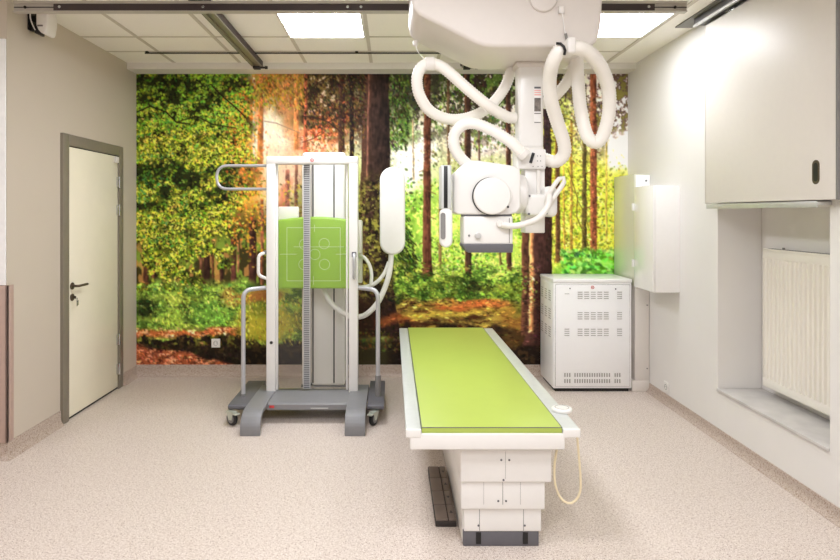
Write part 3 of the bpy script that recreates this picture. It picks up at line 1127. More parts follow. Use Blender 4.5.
def long_rail(x, label):
    t = thing('ceiling_rail', label, 'rail', (x, 1.0, BRZ1), 'ceiling rails of the X-ray crane')
    m = MB()
    m.prism([(x - 0.042, 2.862), (x - 0.042, 2.922), (x + 0.042, 2.922), (x + 0.042, 2.862), (x + 0.018, 2.862), (x + 0.018, 2.875), (x - 0.018, 2.875), (x - 0.018, 2.862)], 'y', 1.0, 5.42)
    m.build('rail_profile', 'rail_metal', t)
    m = MB()
    m.box(x + 0.0425, x + 0.046, 1.0, 5.41, 2.872, 2.916)
    m.box(x - 0.056, x - 0.0425, 1.0, 5.41, 2.872, 2.916)
    m.build('cover_strip', 'brown_strip', t)
    m = MB()
    m.box(x - 0.03, x + 0.03, 5.34, 5.4, 2.838, 2.861, 0.003)
    m.box(x + 0.03, x + 0.075, 5.345, 5.375, 2.842, 2.856, 0.003)
    m.cyl((x + 0.075, 5.36, 2.849), (x + 0.098, 5.36, 2.849), 0.014, n=16)
    m.build('end_stop', 'dark_gap', t)
    return t


long_rail(-1.21, 'long ceiling rail left of the bright panel, running to the back wall')
long_rail(0.67, 'long ceiling rail ending just left of the X-ray column, mostly behind the crane cover')

t = thing('crane_bridge', 'long aluminium bridge beam with dark strip crossing under the ceiling', 'beam', (0, 3.74, BRZ0))
BX0, BX1 = -2.337, 1.82
SX0, SX1 = -2.087, 1.62
m = MB()
m.prism([(3.70, BRZ0), (3.695, BRZ0 + 0.002), (3.695, BRZ0 + 0.007), (3.707, BRZ0 + 0.009), (3.707, BRZ0 + 0.049), (3.695, BRZ0 + 0.051), (3.695, BRZ1 - 0.002), (3.70, BRZ1), (3.735, BRZ1), (3.735, BRZ0)], 'x', BX0, BX1)
m.build('beam_profile', 'bridge_metal', t)
m = MB()
m.box(SX0, SX1, 3.698, 3.708, BRZ0 + 0.0085, BRZ0 + 0.0505)
m.build('dark_strip', 'brown_strip', t)
for a, b in ((BX0, SX0), (SX1, BX1)):
    m = MB()
    m.box(a + 0.003, b, 3.703, 3.7075, BRZ0 + 0.028, BRZ0 + 0.033)
    m.build('slot', 'dark_gap', t)
for bp, mm, nm in ((59.5, 'steel', 'bolt'), (203, 'steel', 'bolt'), (347.7, 'steel', 'bolt'), (361, 'steel', 'bolt'), (648.7, 'steel', 'bolt'), (24.5, 'dark_gap', 'end_bolt'), (675.5, 'dark_gap', 'end_bolt')):
    sx = (bp - 392) * 3.697 / 600
    y0 = 3.6985 if nm == 'bolt' else 3.704
    m = MB()
    m.cyl((sx, y0 + 0.001, BRZ0 + 0.0305), (sx, y0 - 0.005, BRZ0 + 0.0305), 0.009, n=16, bev=0.001)
    m.build(nm, mm, t)

m = MB()
m.cyl((-2.1, 5.1, CEIL - 0.016), (1.6, 5.1, CEIL - 0.016), 0.0065, n=12)
for bx in (-2.08, -0.3, 1.2):
    m.box(bx - 0.012, bx + 0.012, 5.088, 5.112, CEIL - 0.018, CEIL - 0.001)
o = m.build('ceiling_track', 'dark_gap')
tag(o, 'thin dark ceiling track in front of the bulkhead', 'track')

# loudspeaker-like sensor on the left wall
t = thing('wall_sensor', 'small white rounded sensor on a black bracket high on the left wall', 'sensor', (XL, 4.03, 2.72))
m = MB()
prof = [(-2.358, 2.905), (-2.358, 2.80), (-2.345, 2.765), (-2.32, 2.74), (-2.298, 2.737), (-2.287, 2.76), (-2.278, 2.82), (-2.279, 2.87), (-2.29, 2.905)]
m.prism(prof, 'y', 3.97, 4.09, bev=0.012, seg=3)
body = m.build('sensor_body', 'white_plastic', t)
m = MB()
m.box(-2.345, -2.31, 3.966, 3.971, 2.785, 2.795)
m.build('maker_mark', 'sticker_grey', body)
m = MB()
m.box(XL, XL + 0.012, 3.99, 4.07, 2.77, 2.9, 0.003)
m.box(XL + 0.01, -2.36, 4.01, 4.05, 2.83, 2.87, 0.003)
m.box(-2.375, -2.355, 3.99, 4.07, 2.745, 2.9, 0.003)
m.box(-2.41, -2.37, 4.0, 4.03, 2.765, 2.79, 0.003)
m.build('bracket', 'black_plastic', t)
m = MB()
m.tube([(-2.40, 3.985, 2.9), (-2.40, 3.98, 2.85), (-2.385, 3.98, 2.80), (-2.37, 3.985, 2.765)], 0.004)
m.build('cable', 'white_plastic', t)

# ------------------------------------------------------------------ sockets
def socket(c, n, label):
    """flush wall socket; n is the outward axis"""
    c = Vector(c)
    m = MB()
    if n == 'y':
        m.box(c.x - 0.041, c.x + 0.041, c.y - 0.012, c.y, c.z - 0.041, c.z + 0.041, 0.004)
    else:
        m.box(c.x - 0.012, c.x, c.y - 0.041, c.y + 0.041, c.z - 0.041, c.z + 0.041, 0.004)
    o = thing('wall_socket', label, 'socket', c, None)
    m.build('socket_plate', 'socket_white', o)
    m = MB()
    ax = Vector((0, -1, 0)) if n == 'y' else Vector((-1, 0, 0))
    m.ring(c + ax * 0.0125, ax, 0.022, 0.019, 0.002, 24)
    m.build('socket_ring', 'vent_grey', o)
    m = MB()
    for s in (-1, 1):
        p = c + ax * 0.0118 + (Vector((s * 0.009, 0, 0.003)) if n == 'y' else Vector((0, s * 0.009, 0.003)))
        m.cyl(p, p + ax * 0.0012, 0.0035, n=12)
    m.build('socket_hole', 'dark_gap', o)


socket(((216 - 392) * 5.685 / 600, YB - 0.004, CAM_Z - (343 - 213) * 5.685 / 600), 'y', 'white socket on the lower part of the forest mural')
socket((XR, 4.88, 0.135), 'x', 'white socket just above the skirting of the right wall')

# ------------------------------------------------------------------ right wall: sliding shutter, its rail, radiator
t = thing('shutter_rail', 'dark ceiling track with bright aluminium edge above the sliding shutter', 'rail', (2.16, 2.0, 2.85))
m = MB()
m.box(2.125, 2.225, 0.6, 4.22, 2.868, CEIL - 0.008, 0.002)
m.build('track_body', 'grey_dark', t)
for a, b in ((2.112, 2.132), (2.195, 2.205)):
    m = MB()
    m.box(a, b, 0.6, 4.215, 2.852, 2.8685, 0.002)
    m.build('track_lip', 'aluminium', t)
m = MB()
m.box(2.09, 2.228, 0.6, 4.43, 2.916, CEIL - 0.001, 0.001)
m.build('flange', 'vent_grey', t)

SY0, SY1, SZ0, SZ1 = 2.906, 4.14, 1.617, 2.84
t = thing('sliding_shutter', 'large off-white sliding shutter panel hanging on the right wall', 'shutter', (2.18, (SY0 + SY1) / 2, SZ0))
m = MB()
m.box(2.16, 2.205, SY0 + 0.012, SY1 - 0.006, SZ0, SZ1, 0.002)
pan = m.build('shutter_panel', 'shutter', t)
m = MB()
m.box(2.157, 2.208, SY0, SY0 + 0.012, SZ0 - 0.002, SZ1, 0.002)
m.build('edge_strip', 'vent_grey', t)
m = MB()
m.box(2.157, 2.208, SY1 - 0.006, SY1, SZ0 - 0.002, SZ1, 0.002)
m.build('edge_strip', 'shutter', t)
HYc, HZc = 2.165 * 600 / (817 - 392), CAM_Z + (213 - 172) * 3.05 / 600
m = MB()


def stadium(cy, cz, ry, hz, n=10):
    pts = []
    for k in range(n + 1):
        a = PI * k / n
        pts.append((cy + ry * math.cos(a), cz + hz - ry + ry * math.sin(a)))
    for k in range(n + 1):
        a = PI + PI * k / n
        pts.append((cy + ry * math.cos(a), cz - hz + ry + ry * math.sin(a)))
    return pts


m.prism(stadium(HYc, HZc, 0.026, 0.062), 'x', 2.1575, 2.1605)
hd = m.build('recessed_handle', 'dark_bronze', t)
m = MB()
m.prism(stadium(HYc, HZc, 0.015, 0.048), 'x', 2.1567, 2.1577)
m.build('handle_recess', 'black_plastic', hd)
for hy in (3.2, 3.85):
    m = MB()
    m.box(2.165, 2.19, hy - 0.05, hy + 0.05, SZ1, 2.867, 0.003)
    m.build('hanger', 'steel', t)

m = MB()
m.box(2.166, XR, 3.05, 4.13, 1.590, 1.6085, 0.002)
m.box(2.162, 2.167, 3.05, 4.13, 1.578, 1.611, 0.001)
o = m.build('guide_rail', 'aluminium')
tag(o, 'thin aluminium guide rail on the wall under the sliding shutter', 'rail')

RY0, RY1, RZ0, RZ1, RX = 2.36, 3.985, 0.405, 1.315, 2.46
RY0 = 3.12
t = thing('radiator', 'white ribbed panel radiator in the niche of the right wall', 'radiator', (2.49, (RY0 + RY1) / 2, RZ0))
m = MB()
n = 21
pts = []
w = (RY1 - RY0 - 0.012) / n
for k in range(n):
    a = RY0 + 0.006 + k * w
    pts += [(RX, a + w * 0.1), (RX, a + w * 0.62), (RX + 0.013, a + w * 0.72), (RX + 0.013, a + w * 0.98)]
poly = pts + [(RX + 0.018, RY1 - 0.006), (RX + 0.018, RY0 + 0.006)]
m.prism(poly, 'z', RZ0 + 0.055, RZ1 - 0.065)
m.box(RX + 0.003, RX + 0.016, RY0, RY1, RZ0, RZ0 + 0.056, 0.004)
m.box(RX + 0.003, RX + 0.016, RY0, RY1, RZ1 - 0.066, RZ1 - 0.014, 0.004)
m.build('front_panel', 'radiator_white', t)
m = MB()
m.box(RX + 0.002, RX + 0.058, RY0, RY1, RZ1 - 0.014, RZ1, 0.003)
top = m.build('top_grille', 'radiator_white', t)
m = MB()
k = RY0 + 0.03
while k < RY1 - 0.04:
    m.box(RX + 0.016, RX + 0.05, k, k + 0.014, RZ1 + 0.0002, RZ1 + 0.0012)
    k += 0.024
m.build('grille_slot', 'vent_grey', top)
for a in (RY0 - 0.002, RY1 - 0.002):
    m = MB()
    m.box(RX + 0.004, RX + 0.06, a, a + 0.004, RZ0 + 0.01, RZ1, 0.001)
    m.build('side_cover', 'radiator_white', t)
m = MB()
m.box(RX + 0.045, RX + 0.058, RY0 + 0.01, RY1 - 0.01, RZ0 + 0.01, RZ1 - 0.02, 0.003)
m.build('back_panel', 'radiator_white', t)
for a in (RY0 + 0.12, RY1 - 0.16):
    m = MB()
    m.box(RX + 0.055, NX - 0.003, a, a + 0.04, RZ0 + 0.1, RZ1 - 0.1, 0.002)
    m.cyl((RX + 0.05, a + 0.02, RZ1), (RX + 0.05, a + 0.02, RZ1 + 0.012), 0.008, n=12)
    m.build('wall_bracket', 'vent_grey', t)
m = MB()
m.tube(fillet([(RX + 0.035, RY0 + 0.06, RZ0 + 0.01), (RX + 0.035, RY0 + 0.06, NZ0 + 0.0), ], 0.01), 0.01, smooth=False)
m.build('pipe', 'radiator_white', t)

# ------------------------------------------------------------------ cabinets in the right corner
t = thing('generator_cabinet', 'white metal generator cabinet with vent slots, standing on the floor', 'cabinet', (1.74, 5.4, 0))
GX0, GX1, GY0, GY1, GZ1 = 1.398, 2.076, 5.2, 5.652, 0.977
m = MB()
m.box(GX0, GX1, GY0, GY1, 0.03, GZ1 - 0.004, 0.006)
m.box(GX0 - 0.004, GX1 + 0.004, GY0 - 0.006, GY1, GZ1 - 0.03, GZ1, 0.006)
m.build('body', 'cabinet_white', t)
m = MB()
m.box(GX0 + 0.02, GX1 - 0.02, GY0 + 0.02, GY1 - 0.02, 0, 0.032)
m.build('plinth', 'dark_gap', t)
m = MB()
FX0, FX1, FZ0, FZ1 = GX0 + 0.018, GX1 - 0.018, 0.05, GZ1 - 0.05
m.box(FX0, FX1, GY0 - 0.006, GY0 + 0.001, FZ0, FZ1, 0.002)
fp = m.build('front_panel', 'cabinet_white', t)
m = MB()
m.box(FX0 - 0.003, FX1 + 0.003, GY0 - 0.001, GY0 + 0.001, FZ0 - 0.003, FZ1 + 0.003)
m.build('panel_joint', 'sticker_grey', t)
m = MB()


def gpt(u, v):
    """front of the cabinet, from the 448x560 study of it"""
    return GX0 + (u - 55) / (412 - 55) * (GX1 - GX0), GZ1 - (v - 50) / (535 - 50) * GZ1


for v0, cols_ in ((105, (165, 195, 225, 255, 284, 345)), (193, (165, 195, 225, 255, 284, 345)), (264, (105, 165, 195, 225, 255, 284, 345))):
    for u in cols_:
        for k in range(4):
            xx, zz = gpt(u, v0 + k * 9)
            m.box(xx, xx + 0.042, GY0 - 0.0085, GY0 - 0.0055, zz - 0.0042, zz + 0.0018, 0.0008)
m.build('louvre_slots', 'slot_grey', fp)
m = MB()
for v0 in (453, 479):
    for u in [104, 115, 126] + [150 + 11.2 * k for k in range(15)] + [333, 343, 354]:
        xx, zz = gpt(u, v0)
        m.box(xx, xx + 0.0115, GY0 - 0.0085, GY0 - 0.0055, zz - 0.034, zz, 0.0008)
m.build('intake_slots', 'slot_grey', fp)
m = MB()
xx, zz = gpt(233, 85)
m.cyl((xx, GY0 - 0.006, zz), (xx, GY0 - 0.009, zz), 0.014, n=24)
em = m.build('round_emblem', 'red_mark', fp)
em['label'] = 'round red and white emblem'
m = MB()
m.ring((xx, GY0 - 0.0092, zz), (0, 1, 0), 0.0095, 0.0065, 0.001, 24)
m.box(xx - 0.002, xx + 0.002, GY0 - 0.0098, GY0 - 0.009, zz - 0.006, zz + 0.006)
m.build('emblem_sign', 'white_enamel', em)
for u, v in ((338, 92), (130, 90)):
    xx, zz = gpt(u, v)
    m = MB()
    m.cyl((xx, GY0 - 0.005, zz), (xx, GY0 - 0.009, zz), 0.006, n=16)
    m.build('lock', 'grey_dark', fp)
m = MB()
xx, zz = gpt(117, 113)
m.box(xx - 0.02, xx + 0.02, GY0 - 0.0075, GY0 - 0.005, zz - 0.002, zz + 0.002)
m.build('nameplate', 'vent_grey', fp)
m = MB()
m.box(GX0 - 0.004, GX0 + 0.001, GY0 + 0.03, GY1 - 0.03, 0.06, GZ1 - 0.05, 0.002)
sp = m.build('side_panel', 'cabinet_white', t)
m = MB()
for yy in (5.27, 5.40, 5.53):
    for zz in (0.86, 0.70, 0.54):
        for k in range(5):
            m.box(GX0 - 0.0065, GX0 - 0.0035, yy, yy + 0.07, zz - k * 0.02, zz - k * 0.02 + 0.007, 0.001)
m.build('louvre_slots', 'slot_grey', sp)

# tall shallow box in the corner with its floor duct
t = thing('distribution_box', 'shallow pale metal box in the corner with a duct running down to the floor', 'cabinet', (2.17, 5.44, 0))
m = MB()
m.box(2.10, XR - 0.003, 5.2, 5.675, 0.92, 1.888, 0.003)
m.build('box_body', 'cabinet_grey', t)
m = MB()
m.box(2.112, XR - 0.004, 5.196, 5.2, 0.93, 1.878, 0.001)
fr = m.build('front_cover', 'cabinet_white', t)
m = MB()
m.cyl((2.2, 5.197, 1.83), (2.2, 5.192, 1.83), 0.008, n=16)
m.build('lock', 'grey_dark', fr)
m = MB()
m.box(2.112, XR - 0.003, 5.21, 5.6, 0.09, 0.921, 0.003)
d_ = m.build('floor_duct', 'shutter', t)
m = MB()
m.box(2.085, XR - 0.003, 5.206, 5.65, 0.0, 0.092, 0.004)
m.build('duct_foot', 'shutter', d_)
for zz in (0.2, 0.75):
    m = MB()
    m.cyl((2.215, 5.211, zz), (2.215, 5.206, zz), 0.006, n=12)
    m.build('screw', 'vent_grey', d_)

t = thing('wall_cabinet', 'glossy white wall cabinet with hinged door on the right wall, above the skirting socket', 'cabinet', (2.13, 4.86, 0.931))
m = MB()
m.box(2.045, XR, 4.66, 5.05, 0.931, 1.767, 0.004)
m.build('cabinet_body', 'cabinet_gloss', t)
m = MB()
m.box(2.028, 2.043, 4.66, 5.03, 0.933, 1.765, 0.003)
dr = m.build('door', 'cabinet_gloss', t)
for zz in (1.60, 1.13):
    m = MB()
    m.cyl((2.024, 5.038, zz - 0.03), (2.024, 5.038, zz + 0.03), 0.011, n=16, bev=0.003)
    m.box(2.028, 2.05, 5.03, 5.045, zz - 0.025, zz + 0.025, 0.001)
    m.build('hinge', 'white_enamel', dr)

# ------------------------------------------------------------------ bucky stand against the mural
t = thing('bucky_stand', 'white wall stand column carrying the green detector cover, in front of the mural', 'X-ray stand', (-0.6, 5.45, 0))
m = MB()
m.box(-0.72, -0.418, 5.33, 5.665, 0.012, 2.045, 0.03, 4)
m.build('column', 'white_enamel', t)
m = MB()
m.box(-0.805, -0.724, 5.36, 5.665, 0.012, 2.03, 0.012, 3)
m.build('column_side', 'white_plastic', t)
m = MB()
m.box(-0.80, -0.412, 5.325, 5.672, 2.03, 2.092, 0.028, 4)
m.build('column_cap', 'white_enamel', t)
m = MB()
m.box(-0.81, -0.41, 5.335, 5.672, 0.0, 0.014, 0.002)
m.build('floor_plate', 'vent_grey', t)
for sx in (-0.702, -0.515):
    m = MB()
    m.box(sx - 0.006, sx + 0.006, 5.3275, 5.3315, 0.04, 2.0)
    m.build('guide_slot', 'dark_gap', t)
DX0, DX1, DZ0, DZ1 = -1.0, -0.3, 0.917, 1.515
m = MB()
prof = [(DX0, DZ0), (DX1, DZ0)]
for k in range(17):
    u = 1 - k / 16
    prof.append((DX0 + (DX1 - DX0) * u, DZ1 - 0.03 + 0.034 * math.sin(PI * u)))
m.prism(prof, 'y', 5.01, 5.15, bev=0.022, seg=4, only_caps=True)
det = m.build('detector_cover', 'green_cover', t)
m = MB()
m.box(DX0 + 0.02, DX1 + 0.045, 5.151, 5.235, DZ0 + 0.03, DZ1 - 0.03, 0.012, 3)
m.box(DX1 + 0.002, DX1 + 0.045, 5.06, 5.16, 1.21, 1.49, 0.01)
m.build('detector_housing', 'white_plastic', t)
m = MB()
m.box(-0.77, -0.5, 5.235, 5.332, 1.1, 1.4, 0.01)
m.build('detector_carriage', 'vent_grey', t)
m = MB()
m.box(-0.985, -0.81, 5.16, 5.235, DZ1 - 0.04, 1.605, 0.01)
m.build('control_box', 'white_plastic', t)


def dpt(u, v):
    """on the front of the detector cover, from the 616x560 study of it"""
    px, py = 260 + u / 5.6, 200 + v / 5.6
    x = (px - 392) * 5.02 / 600
    q = min(1, max(0, (x - DX0) / (DX1 - DX0)))
    return x, 5.0098, CAM_Z - (py - 213) * 5.02 / 600


m = MB()


def mline(u0, v0, u1, v1, n=10):
    pts = []
    for k in range(n + 1):
        x, y, z = dpt(u0 + (u1 - u0) * k / n, v0 + (v1 - v0) * k / n)
        pts.append((x, y - 0.0004, z))
    m.tube(pts, 0.0024, n=6, smooth=False)


for a in ((152, 155, 450, 155), (450, 155, 450, 452), (450, 452, 152, 452), (152, 452, 152, 155), (112, 303, 205, 303), (425, 303, 490, 303), (306, 138, 306, 180), (300, 425, 300, 475), (190, 262, 470, 262)):
    mline(*a)
for u, v in ((250, 248), (360, 244), (308, 304), (247, 360), (362, 360)):
    pts = []
    for k in range(24):
        x, y, z = dpt(u + 29 * math.cos(2 * PI * k / 24), v + 29 * math.sin(2 * PI * k / 24))
        pts.append((x, y - 0.0004, z))
    m.tube(pts, 0.0022, n=6, smooth=False, closed=True)
m.build('exposure_field_marks', 'white_mark', det)

# armrest pod on two bent tubes
m = MB()
pc = at(392.5, 211, 5.1)
cap = []
hw, hh = 0.107, 0.372
for k in range(13):
    a = PI * k / 12
    cap.append((pc.x + hw * math.cos(a), pc.z + hh - hw + hw * math.sin(a)))
for k in range(13):
    a = PI + PI * k / 12
    cap.append((pc.x + hw * math.cos(a), pc.z - hh + hw + hw * math.sin(a)))
m.prism(cap, 'y', 5.06, 5.14, bev=0.02, seg=3, only_caps=True)
m.build('armrest_pad', 'white_enamel', t)
m = MB()
m.tube([at(322, 280, 5.2), at(323.5, 288, 5.17), at(329, 300, 5.14), at(338, 309.5, 5.12), at(351, 316.5, 5.11), at(364, 315.5, 5.1), at(376, 305, 5.1), at(384, 290, 5.1), at(389.5, 272, 5.1), at(391.5, 253, 5.1)], 0.023, n=16)
m.build('armrest_tube', 'white_enamel', t)
m = MB()
m.tube([at(352, 285.5, 5.19), at(361, 287, 5.17), at(371, 285.5, 5.14), at(379, 280, 5.12), at(385, 272, 5.11), at(389, 262, 5.11)], 0.017, n=16)
m.build('armrest_brace', 'white_enamel', t)
m = MB()
m.tube([at(358, 255, 5.15), at(363.5, 257, 5.13), at(369, 264, 5.12), at(371.5, 274, 5.12), at(371, 285, 5.13)], 0.015, n=16)
m.build('grab_tube', 'white_enamel', t)

# ------------------------------------------------------------------ mobile patient stand in front of it
t = thing('patient_stand', 'white framed patient stand with clear front panel on a grey wheeled base', 'patient stand', (-0.63, 4.6, 0))
UX = ((-0.986, -0.915), (-0.340, -0.268))
UY0, UY1, UZ0, UZ1 = 4.70, 4.80, 0.14, 1.994
for a, b in UX:
    m = MB()
    m.box(a, b, UY0, UY1, UZ0, UZ1 - 0.05, 0.008, 3)
    m.build('upright', 'white_enamel', t)
m = MB()
m.box(-0.986, -0.268, UY0 - 0.001, UY1, UZ1 - 0.06, UZ1, 0.008, 3)
tb = m.build('top_bar', 'white_enamel', t)
m = MB()
ep = at(312, 160, UY0)
m.cyl((ep.x, UY0 - 0.001, ep.z), (ep.x, UY0 - 0.004, ep.z), 0.015, n=24)
e1 = m.build('round_emblem', 'red_mark', tb)
m = MB()
m.ring((ep.x, UY0 - 0.0042, ep.z), (0, 1, 0), 0.010, 0.006, 0.001, 24)
m.build('emblem_sign', 'white_enamel', e1)
m = MB()
m.box(-0.918, -0.348, 4.752, 4.760, 0.16, UZ1 - 0.058)
pn = m.build('clear_panel', 'clear_acrylic', t)
m = MB()
m.box(-0.916, -0.902, 4.745, 4.767, 0.15, UZ1 - 0.04, 0.002)
m.box(-0.364, -0.350, 4.745, 4.767, 0.15, UZ1 - 0.04, 0.002)
m.build('panel_edging', 'white_enamel', pn)
m = MB()
m.box(-0.697, -0.652, 4.744, 4.7515, 0.16, UZ1 - 0.045, 0.001)
rl = m.build('measuring_scale', 'ruler_ticks', pn)
m = MB()
m.box(-0.701, -0.697, 4.742, 4.7517, 0.16, UZ1 - 0.045)
m.box(-0.652, -0.646, 4.742, 4.7517, 0.16, UZ1 - 0.045)
m.build('scale_edge', 'aluminium', rl)
m = MB()
m.cyl((-0.945, UY0 + 0.001, 0.535), (-0.945, UY0 - 0.008, 0.535), 0.012, n=20, bev=0.002)
m.build('lock_knob', 'black_plastic', t)
# base: step plate between two bent straps, outrigger bars with castors
m = MB()
m.prism([(4.44, 0.09), (4.425, 0.10), (4.425, 0.135), (4.435, 0.145), (4.80, 0.145), (4.83, 0.135), (4.83, 0.11), (4.80, 0.10), (4.46, 0.10)], 'x', -0.925, -0.322)
stp = m.build('step_plate', 'grey_base', t)
m = MB()
m.box(-0.60, -0.47, 4.4235, 4.4255, 0.108, 0.113)
m.build('print', 'rail_grey', stp)
m = MB()
m.box(-0.905, -0.868, 4.423, 4.4255, 0.112, 0.13, 0.0005)
rm = m.build('warning_mark', 'red_mark', stp)
for x0, x1 in ((-1.056, -0.917), (-0.329, -0.187)):
    m = MB()
    outer = [(4.165, 0.0)]
    for k in range(9):
        a = PI / 2 * k / 8
        outer.append((4.165 + 0.14 - 0.14 * math.cos(a), 0.045 + 0.11 * math.sin(a)))
    outer += [(4.88, 0.155), (4.88, 0.125)]
    inner = []
    for k in range(9):
        a = PI / 2 * k / 8
        inner.append((4.195 + 0.11 - 0.11 * math.cos(a), 0.04 + 0.085 * math.sin(a)))
    inner = inner[::-1] + [(4.195, 0.0)]
    m.prism(outer + inner, 'x', x0, x1, bev=0.004)
    m.build('front_foot', 'grey_base', t)
for x0, x1, cx in ((-1.205, -1.062, -1.168), (-0.182, -0.058, -0.135)):
    m = MB()
    m.prism([(4.42, 0.1), (4.40, 0.115), (4.40, 0.135), (4.42, 0.142), (5.04, 0.142), (5.06, 0.13), (5.06, 0.1)], 'x', x0, x1, bev=0.004)
    br = m.build('outrigger', 'grey_dark', t)
    inx = -1.06 if x0 < -1 else -0.185
    m = MB()
    m.box(min(inx, inx + (0.02 if x0 < -1 else -0.02)) - 0.02, inx + 0.02, 4.62, 4.86, 0.105, 0.135)
    m.build('outrigger_bracket', 'grey_dark', br)
    for wy, turn in ((4.385, 55 if x0 < -1 else -28), (4.98, 0)):
        R3 = Matrix.Rotation(math.radians(turn), 4, 'Z')
        W = Vector((cx, wy, 0.05))
        def cw(dx, dy, dz):
            return W + R3 @ Vector((dx, dy, dz))
        m = MB()
        m.cyl(cw(-0.014, 0, 0), cw(0.014, 0, 0), 0.05, n=32, bev=0.008)
        cst = m.build('castor', 'rubber', t)
        m = MB()
        for s in (-1, 1):
            m.cyl(cw(s * 0.0142, 0, 0), cw(s * 0.017, 0, 0), 0.032, n=24, bev=0.001)
        m.build('castor_hub', 'vent_grey', cst)
        m = MB()
        for s in (-1, 1):
            mm_ = MB()
            mm_.prism([(wy - 0.014, 0.042), (wy - 0.03, 0.1), (wy + 0.045, 0.1), (wy + 0.014, 0.042)], 'x', cx + s * 0.020 - 0.002, cx + s * 0.020 + 0.002)
            bmesh.ops.transform(mm_.bm, matrix=Matrix.Translation(W) @ R3 @ Matrix.Translation(-W), verts=mm_.bm.verts)
            m._merge(mm_.bm)
        m.cyl(cw(-0.024, 0, 0), cw(0.024, 0, 0), 0.007, n=12)
        m.box(cx - 0.022, cx + 0.022, wy - 0.03, wy + 0.045, 0.095, 0.101, rot=R3, pivot=W)
        m.box(cx - 0.02, cx + 0.02, wy - 0.066, wy - 0.025, 0.084, 0.094, 0.003, rot=R3, pivot=W)
        m.build('castor_fork', 'caster_metal', cst)
# hand rails down to the outriggers
for s, px, gx_ in ((-1, -1.145, -0.986), (1, -0.108, -0.268)):
    m = MB()
    m.tube(fillet([(gx_ - s * 0.012, 4.745, 0.962), (px - s * 0.12, 4.69, 0.962), (px, 4.62, 0.957), (px, 4.62, 0.14)], 0.07, 8), 0.0165, n=16, smooth=False)
    m.build('hand_rail', 'grey_tube', t)
    m = MB()
    m.cyl((px, 4.62, 0.142), (px, 4.62, 0.3 if s > 0 else 0.16), 0.022, n=20)
    m.build('rail_socket', 'vent_grey', t)
    x0 = gx_ + (0.003 if s < 0 else -0.003)
    m = MB()
    if s < 0:
        m.tube(fillet([(x0, 4.72, 1.24), (x0 - 0.06, 4.69, 1.225), (x0 - 0.062, 4.69, 1.06), (x0, 4.72, 1.035)], 0.045, 7), 0.013, n=14, smooth=False)
    else:
        m.tube(fillet([(-0.297, 4.70, 1.225), (-0.292, 4.63, 1.22), (-0.292, 4.63, 1.05), (-0.297, 4.70, 1.045)], 0.04, 7), 0.013, n=14, smooth=False)
    g_ = m.build('side_grip', 'grey_tube' if s > 0 else 'white_enamel', t)
    m = MB()
    if s < 0:
        m.box(x0 - 0.022, x0, 4.70, 4.74, 1.225, 1.255, 0.003)
    else:
        m.box(-0.315, -0.279, 4.692, 4.70, 1.205, 1.245, 0.003)
    m.build('grip_clamp', 'grey_dark', g_)
# overhead grip loop on the left upright
m = MB()
lz0, lz1 = CAM_Z + (213 - 189) * 4.74 / 600, CAM_Z + (213 - 165.7) * 4.74 / 600
lx = (215.5 - 392) * 4.74 / 600
m.tube(fillet([(-0.985, 4.74, lz1), (lx + 0.01, 4.74, lz1), (lx + 0.01, 4.74, lz0), (-0.985, 4.74, lz0)], 0.11, 10), 0.0115, n=14, smooth=False)
m.build('overhead_grip', 'grey_tube', t)

# ------------------------------------------------------------------ patient table
TX, TZ = 0.453, 0.578
TY0, TY1 = 2.72, 5.09
t = thing('examination_table', 'white X-ray table with a bright green padded top', 'examination table', (TX, 3.6, 0))
m = MB()
m.box(TX - 0.318, TX + 0.318, TY0, TY1, TZ - 0.0258, TZ, 0.002)
mtr = m.build('green_mattress', 'green_pad', t)
m = MB()
hm = 0.3175
for s in (-1, 1):
    m.box(TX + s * hm - 0.0012, TX + s * hm + 0.0012, TY0 - 0.0006, TY1, TZ - 0.0025, TZ + 0.0006)
m.box(TX - hm, TX + hm, TY0 - 0.0008, TY0 + 0.002, TZ - 0.0025, TZ + 0.0006)
m.build('edge_seam', 'grey_dark', mtr)
for x0, x1 in ((0.062, TX - 0.3205), (TX + 0.3205, 0.852)):
    m = MB()
    m.box(x0, x1, TY0 - 0.003, TY1 + 0.004, 0.5525, TZ - 0.005, 0.005, 3)
    sr = m.build('side_rail', 'rail_grey', t)
    m = MB()
    m.box(x0, x1, TY0 - 0.012, TY0 - 0.0032, 0.535, TZ - 0.004, 0.004, 3)
    m.build('rail_end_cap', 'white_enamel', sr)
m = MB()
m.box(0.066, 0.848, TY0 - 0.003, TY1, 0.535, 0.552, 0.002)
m.build('tabletop_board', 'white_enamel', t)
m = MB()
m.box(0.082, 0.782, TY0 - 0.010, TY1 - 0.05, 0.4795, 0.5515, 0.006, 3)
m.build('tabletop_frame', 'white_enamel', t)
m = MB()
m.box(0.33, 0.72, 2.80, TY1 - 0.7, 0.45, 0.4794)
m.build('slide_gap', 'grey_dark', t)
PD = 3.95
PY0, PY1 = 2.76, 4.45
m = MB()
m.box(0.315, 0.735, PY0, PY1, 0.309, 0.464, 0.008, 3)
m.build('upper_cover', 'white_enamel', t)
m = MB()
m.box(0.318, 0.708, PY0 + 0.012, PY1, 0.178, 0.32, 0.008, 3)
m.build('middle_cover', 'white_enamel', t)
m = MB()
m.box(0.333, 0.694, PY0 + 0.026, PY1 - 0.02, 0.07, 0.19, 0.006, 3)
m.box(0.329, 0.336, PY0 + 0.05, PY1 - 0.03, 0.006, 0.19, 0.002)
m.build('lower_cover', 'white_enamel', t)
m = MB()
m.box(0.331, 0.683, PY0 + 0.03, PY1 - 0.04, 0.0, 0.072, 0.004)
pb = m.build('pedestal_base', 'grey_dark', t)
for xx in (0.402, 0.62):
    m = MB()
    m.box(xx - 0.012, xx + 0.012, PY0 + 0.0275, PY0 + 0.031, 0.012, 0.066)
    m.build('base_slot', 'black_plastic', pb)


